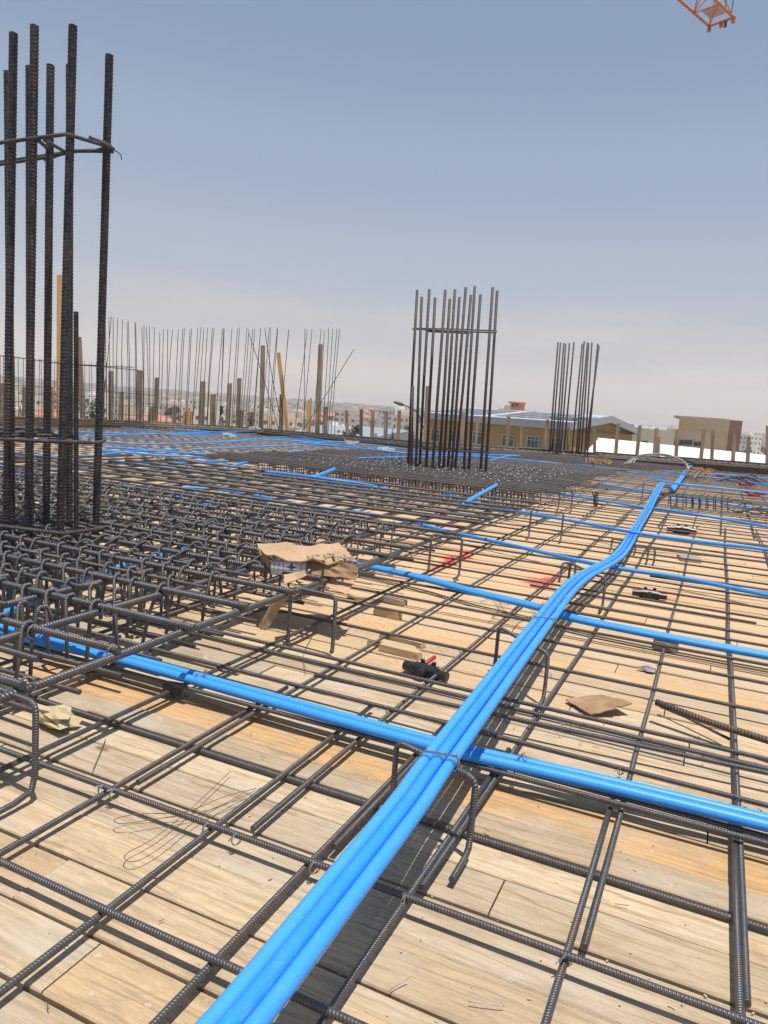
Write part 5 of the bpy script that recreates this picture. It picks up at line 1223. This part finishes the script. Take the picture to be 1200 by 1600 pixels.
# ------------------------------------------------------------------ trees
def tree(px, py_top, py_bot, d, wpx, label, dark=False, group=None):
    top = PD(px, py_top, d); bot = PD(px, py_bot, d); h = top.z - bot.z; rw = wpx * d / F_PX / 2; base = up(bot, bot.z - h * .45)
    t = thing('tree', base, label, 'tree', group)
    mb = MB(); mb.tube([base, base.lerp(top, .3), base.lerp(top, .75)], (lambda i: (rw * .12, rw * .09, rw * .03)[i]), 6)
    for k_ in range(4):
        a = k_ * 1.6; s0 = base.lerp(top, .35 + .08 * k_); mb.tube([s0, s0 + Vector((math.cos(a) * rw * .5, math.sin(a) * rw * .5, h * .15))], rw * .03, 4)
    mb.build('trunk', 'bark', t)
    mb = MB(); r3 = random.Random(int(px)); lobes = [(Vector((r3.gauss(0, .4), r3.gauss(0, .4), r3.uniform(-.8, .8))), r3.uniform(.3, .55)) for _ in range(11)]
    C = (top + bot) / 2; nl = 900
    for i in range(nl):
        lo, lr = r3.choice(lobes)
        v = Vector((r3.gauss(0, 1), r3.gauss(0, 1), r3.gauss(0, 1))).normalized() * lr * r3.uniform(.6, 1.05) + lo
        if dark: v.x *= .7 * (1.1 - v.z * .6); v.y *= .7 * (1.1 - v.z * .6)
        p = C + Vector((v.x * rw, v.y * rw, v.z * h * .5)); s_ = rw * r3.uniform(.06, .13)
        a = Vector((r3.gauss(0, 1), r3.gauss(0, 1), r3.gauss(0, 1))).normalized(); b_ = a.cross(Vector((r3.gauss(0, 1), r3.gauss(0, 1), 1))).normalized()
        mb.poly([p - a * s_, p + b_ * s_ * .6, p + a * s_, p - b_ * s_ * .6], [(0, 1, 2, 3)])
    mb.build('crown', 'leaf_dark' if dark else 'leaf', t)
tree(346, 636, 672, 75, 16, 'dark tree with a drooping crown behind the thin starter bars', True)
tree(553, 665, 690, 90, 26, 'round green bush between the two blue grey sheds')
tree(537, 673, 690, 85, 16, 'small green bush left of the blue grey shed roofs')
tree(588, 678, 696, 85, 16, 'low green bush behind the post left of the street lamp')
tree(614, 666, 692, 100, 10, 'slim dark conifer left of the street lamp pole', True)
tree(142, 622, 660, 95, 26, 'dense green tree behind the left column, right bar')
tree(95, 640, 662, 100, 14, 'dark tree low between two left column bars', True)
tree(33, 634, 662, 105, 10, 'pair of dark conifers by the white house on the left', True)
rk = random.Random(31)
for i in range(26):
    px = rk.choice((rk.uniform(0, 640), rk.uniform(1150, 1200))); d = rk.uniform(330, 1100); p = polar(px, d); z = terr(p.x, p.y)
    q = up(p, z); hh = rk.uniform(7, 12); dep = (q - CAMP).dot(ROT @ Vector((0, 0, 1))); v = ROT.transposed() @ (q - CAMP); pyb = CY + F_PX * v.y / v.z
    tree(CX + F_PX * v.x / v.z, pyb - hh * F_PX / dep, pyb, dep, rk.uniform(6, 12) * F_PX / dep, 'small dark tree among the town houses, ' + next(t for lim, t in ((100, 'behind the nearest column bars'), (218, 'behind the wall grid'), (300, 'left of the short pale block'), (400, 'around the middle of the starter bars'), (480, 'behind the leaning board'), (560, 'right end of starter bars'), (9999, 'near the street lamp')) if px < lim) + (', farther' if d > 700 else ', nearer'), rk.random() < .4, 'trees among the town houses')

# ------------------------------------------------------------------ street lamp
p0 = PD(664, 720, 42); lt = thing('street_lamp', p0 - Vector((0, 0, 10)), 'curved street lamp arm rising behind the middle column on its left', 'street lamp')
mb = MB(); mb.tube(smoothpath([p0 - Vector((0, 0, 10)), PD(663, 700, 42), PD(660, 665, 42), PD(652, 645, 42), PD(641, 637, 42), PD(628, 632, 42)], 5), .045, 6); mb.build('pole', 'lamp', lt, True)
mb = MB(); mb.tube([PD(631, 633.2, 42), PD(626, 631.2, 42), PD(615, 628, 42)], (lambda i: (.05, .11, .05)[i]), 8); mb.build('lamp_head', 'lamp', lt, True)

# ------------------------------------------------------------------ crane jib tip in the top right corner
def Z_(px, py, z): d = ROT @ Vector((px - CX, py - CY, F_PX)); return CAMP + d * ((z - HCAM) / d.z)
ZJ = 27.0
L0, L1, R0, R1 = Z_(1108, 41, ZJ), Z_(1060, -1, ZJ), Z_(1146, 27, ZJ), Z_(1119, -1, ZJ)
dirL = (L1 - L0).normalized(); dirR = dirL; LEN = 26.0; wv = (R0 - L0); upz = Vector((0, 0, 1)); HT = wv.length * 1.05
jib = thing('crane_jib', L0.lerp(R0, .5), 'tip of an orange lattice crane jib hanging in the upper right corner', 'crane jib')
topo = wv * .5 + upz * HT
def chord(a, r, name='chord'):
    mb = MB(); mb.tube([a, a + dirL * LEN], r, 6); mb.build(name, 'crane', jib)
chord(L0, .08); chord(R0, .085); chord(L0 + topo + dirL * 1.4, .07)
nb = 13; st = LEN / nb
for i in range(nb + 1):
    a = L0 + dirL * st * i; b_ = R0 + dirL * st * i; t_ = L0 + topo + dirL * st * (i + .5)
    mb = MB(); mb.tube([a, b_], .09 if i == 0 else .035, 5); mb.build('cross_brace', 'crane', jib)
    if i < nb:
        a2 = L0 + dirL * st * (i + 1); b3 = R0 + dirL * st * (i + 1)
        for (u, v) in ((a, t_), (t_, a2), (b_, t_), (t_, b3), (a, b3)):
            mb = MB(); mb.tube([u, v], .035, 5); mb.build('diagonal_brace', 'crane', jib)
for p in (L0, R0, L0.lerp(R0, .5)):
    mb = MB(); mb.box(p - dirL * .05 + Vector((0, 0, -.12)), (.2, .2, .36), .3); mb.build('end_bracket', 'crane', jib)
mb = MB(); mb.tube([L0.lerp(R0, .7) + Vector((0, 0, -.05)), L0.lerp(R0, .7) + Vector((0, 0, -.42))], .09, 8); mb.build('sheave', 'lamp', jib)
mb = MB(); wn_ = wv.normalized(); q0 = L0 + wv * .2 + dirL * .55 + Vector((0, 0, .12)); mb.slab([q0, q0 + wv * .62, q0 + wv * .62 + dirL * 1.1, q0 + dirL * 1.1], .06); mb.build('walkway', 'crane_deck', jib)
for i in range(2): mb = MB(); mb.tube([R0 + wv * .05 * i + dirL * (.3 + i), R0 + wv * .05 * i + dirL * (.3 + i) + Vector((0, 0, 1.1))], .03, 5); mb.build('rail_post', 'lamp', jib)

# ------------------------------------------------------------------ haze: closed box of even thin air
hm = bpy.data.materials.new('haze_air'); hm.use_nodes = True; hn = hm.node_tree; hn.nodes.clear()
pv = hn.nodes.new('ShaderNodeVolumePrincipled'); pv.inputs['Density'].default_value = .00028; pv.inputs['Color'].default_value = (.95, .93, .92, 1); pv.inputs['Anisotropy'].default_value = .1
ho = hn.nodes.new('ShaderNodeOutputMaterial'); hn.links.new(pv.outputs[0], ho.inputs['Volume'])
mb = MB(); mb.box((0, 0, 14), (7000, 7000, 92)); hz_ = mb.build('haze', hm); hz_['kind'] = 'stuff'
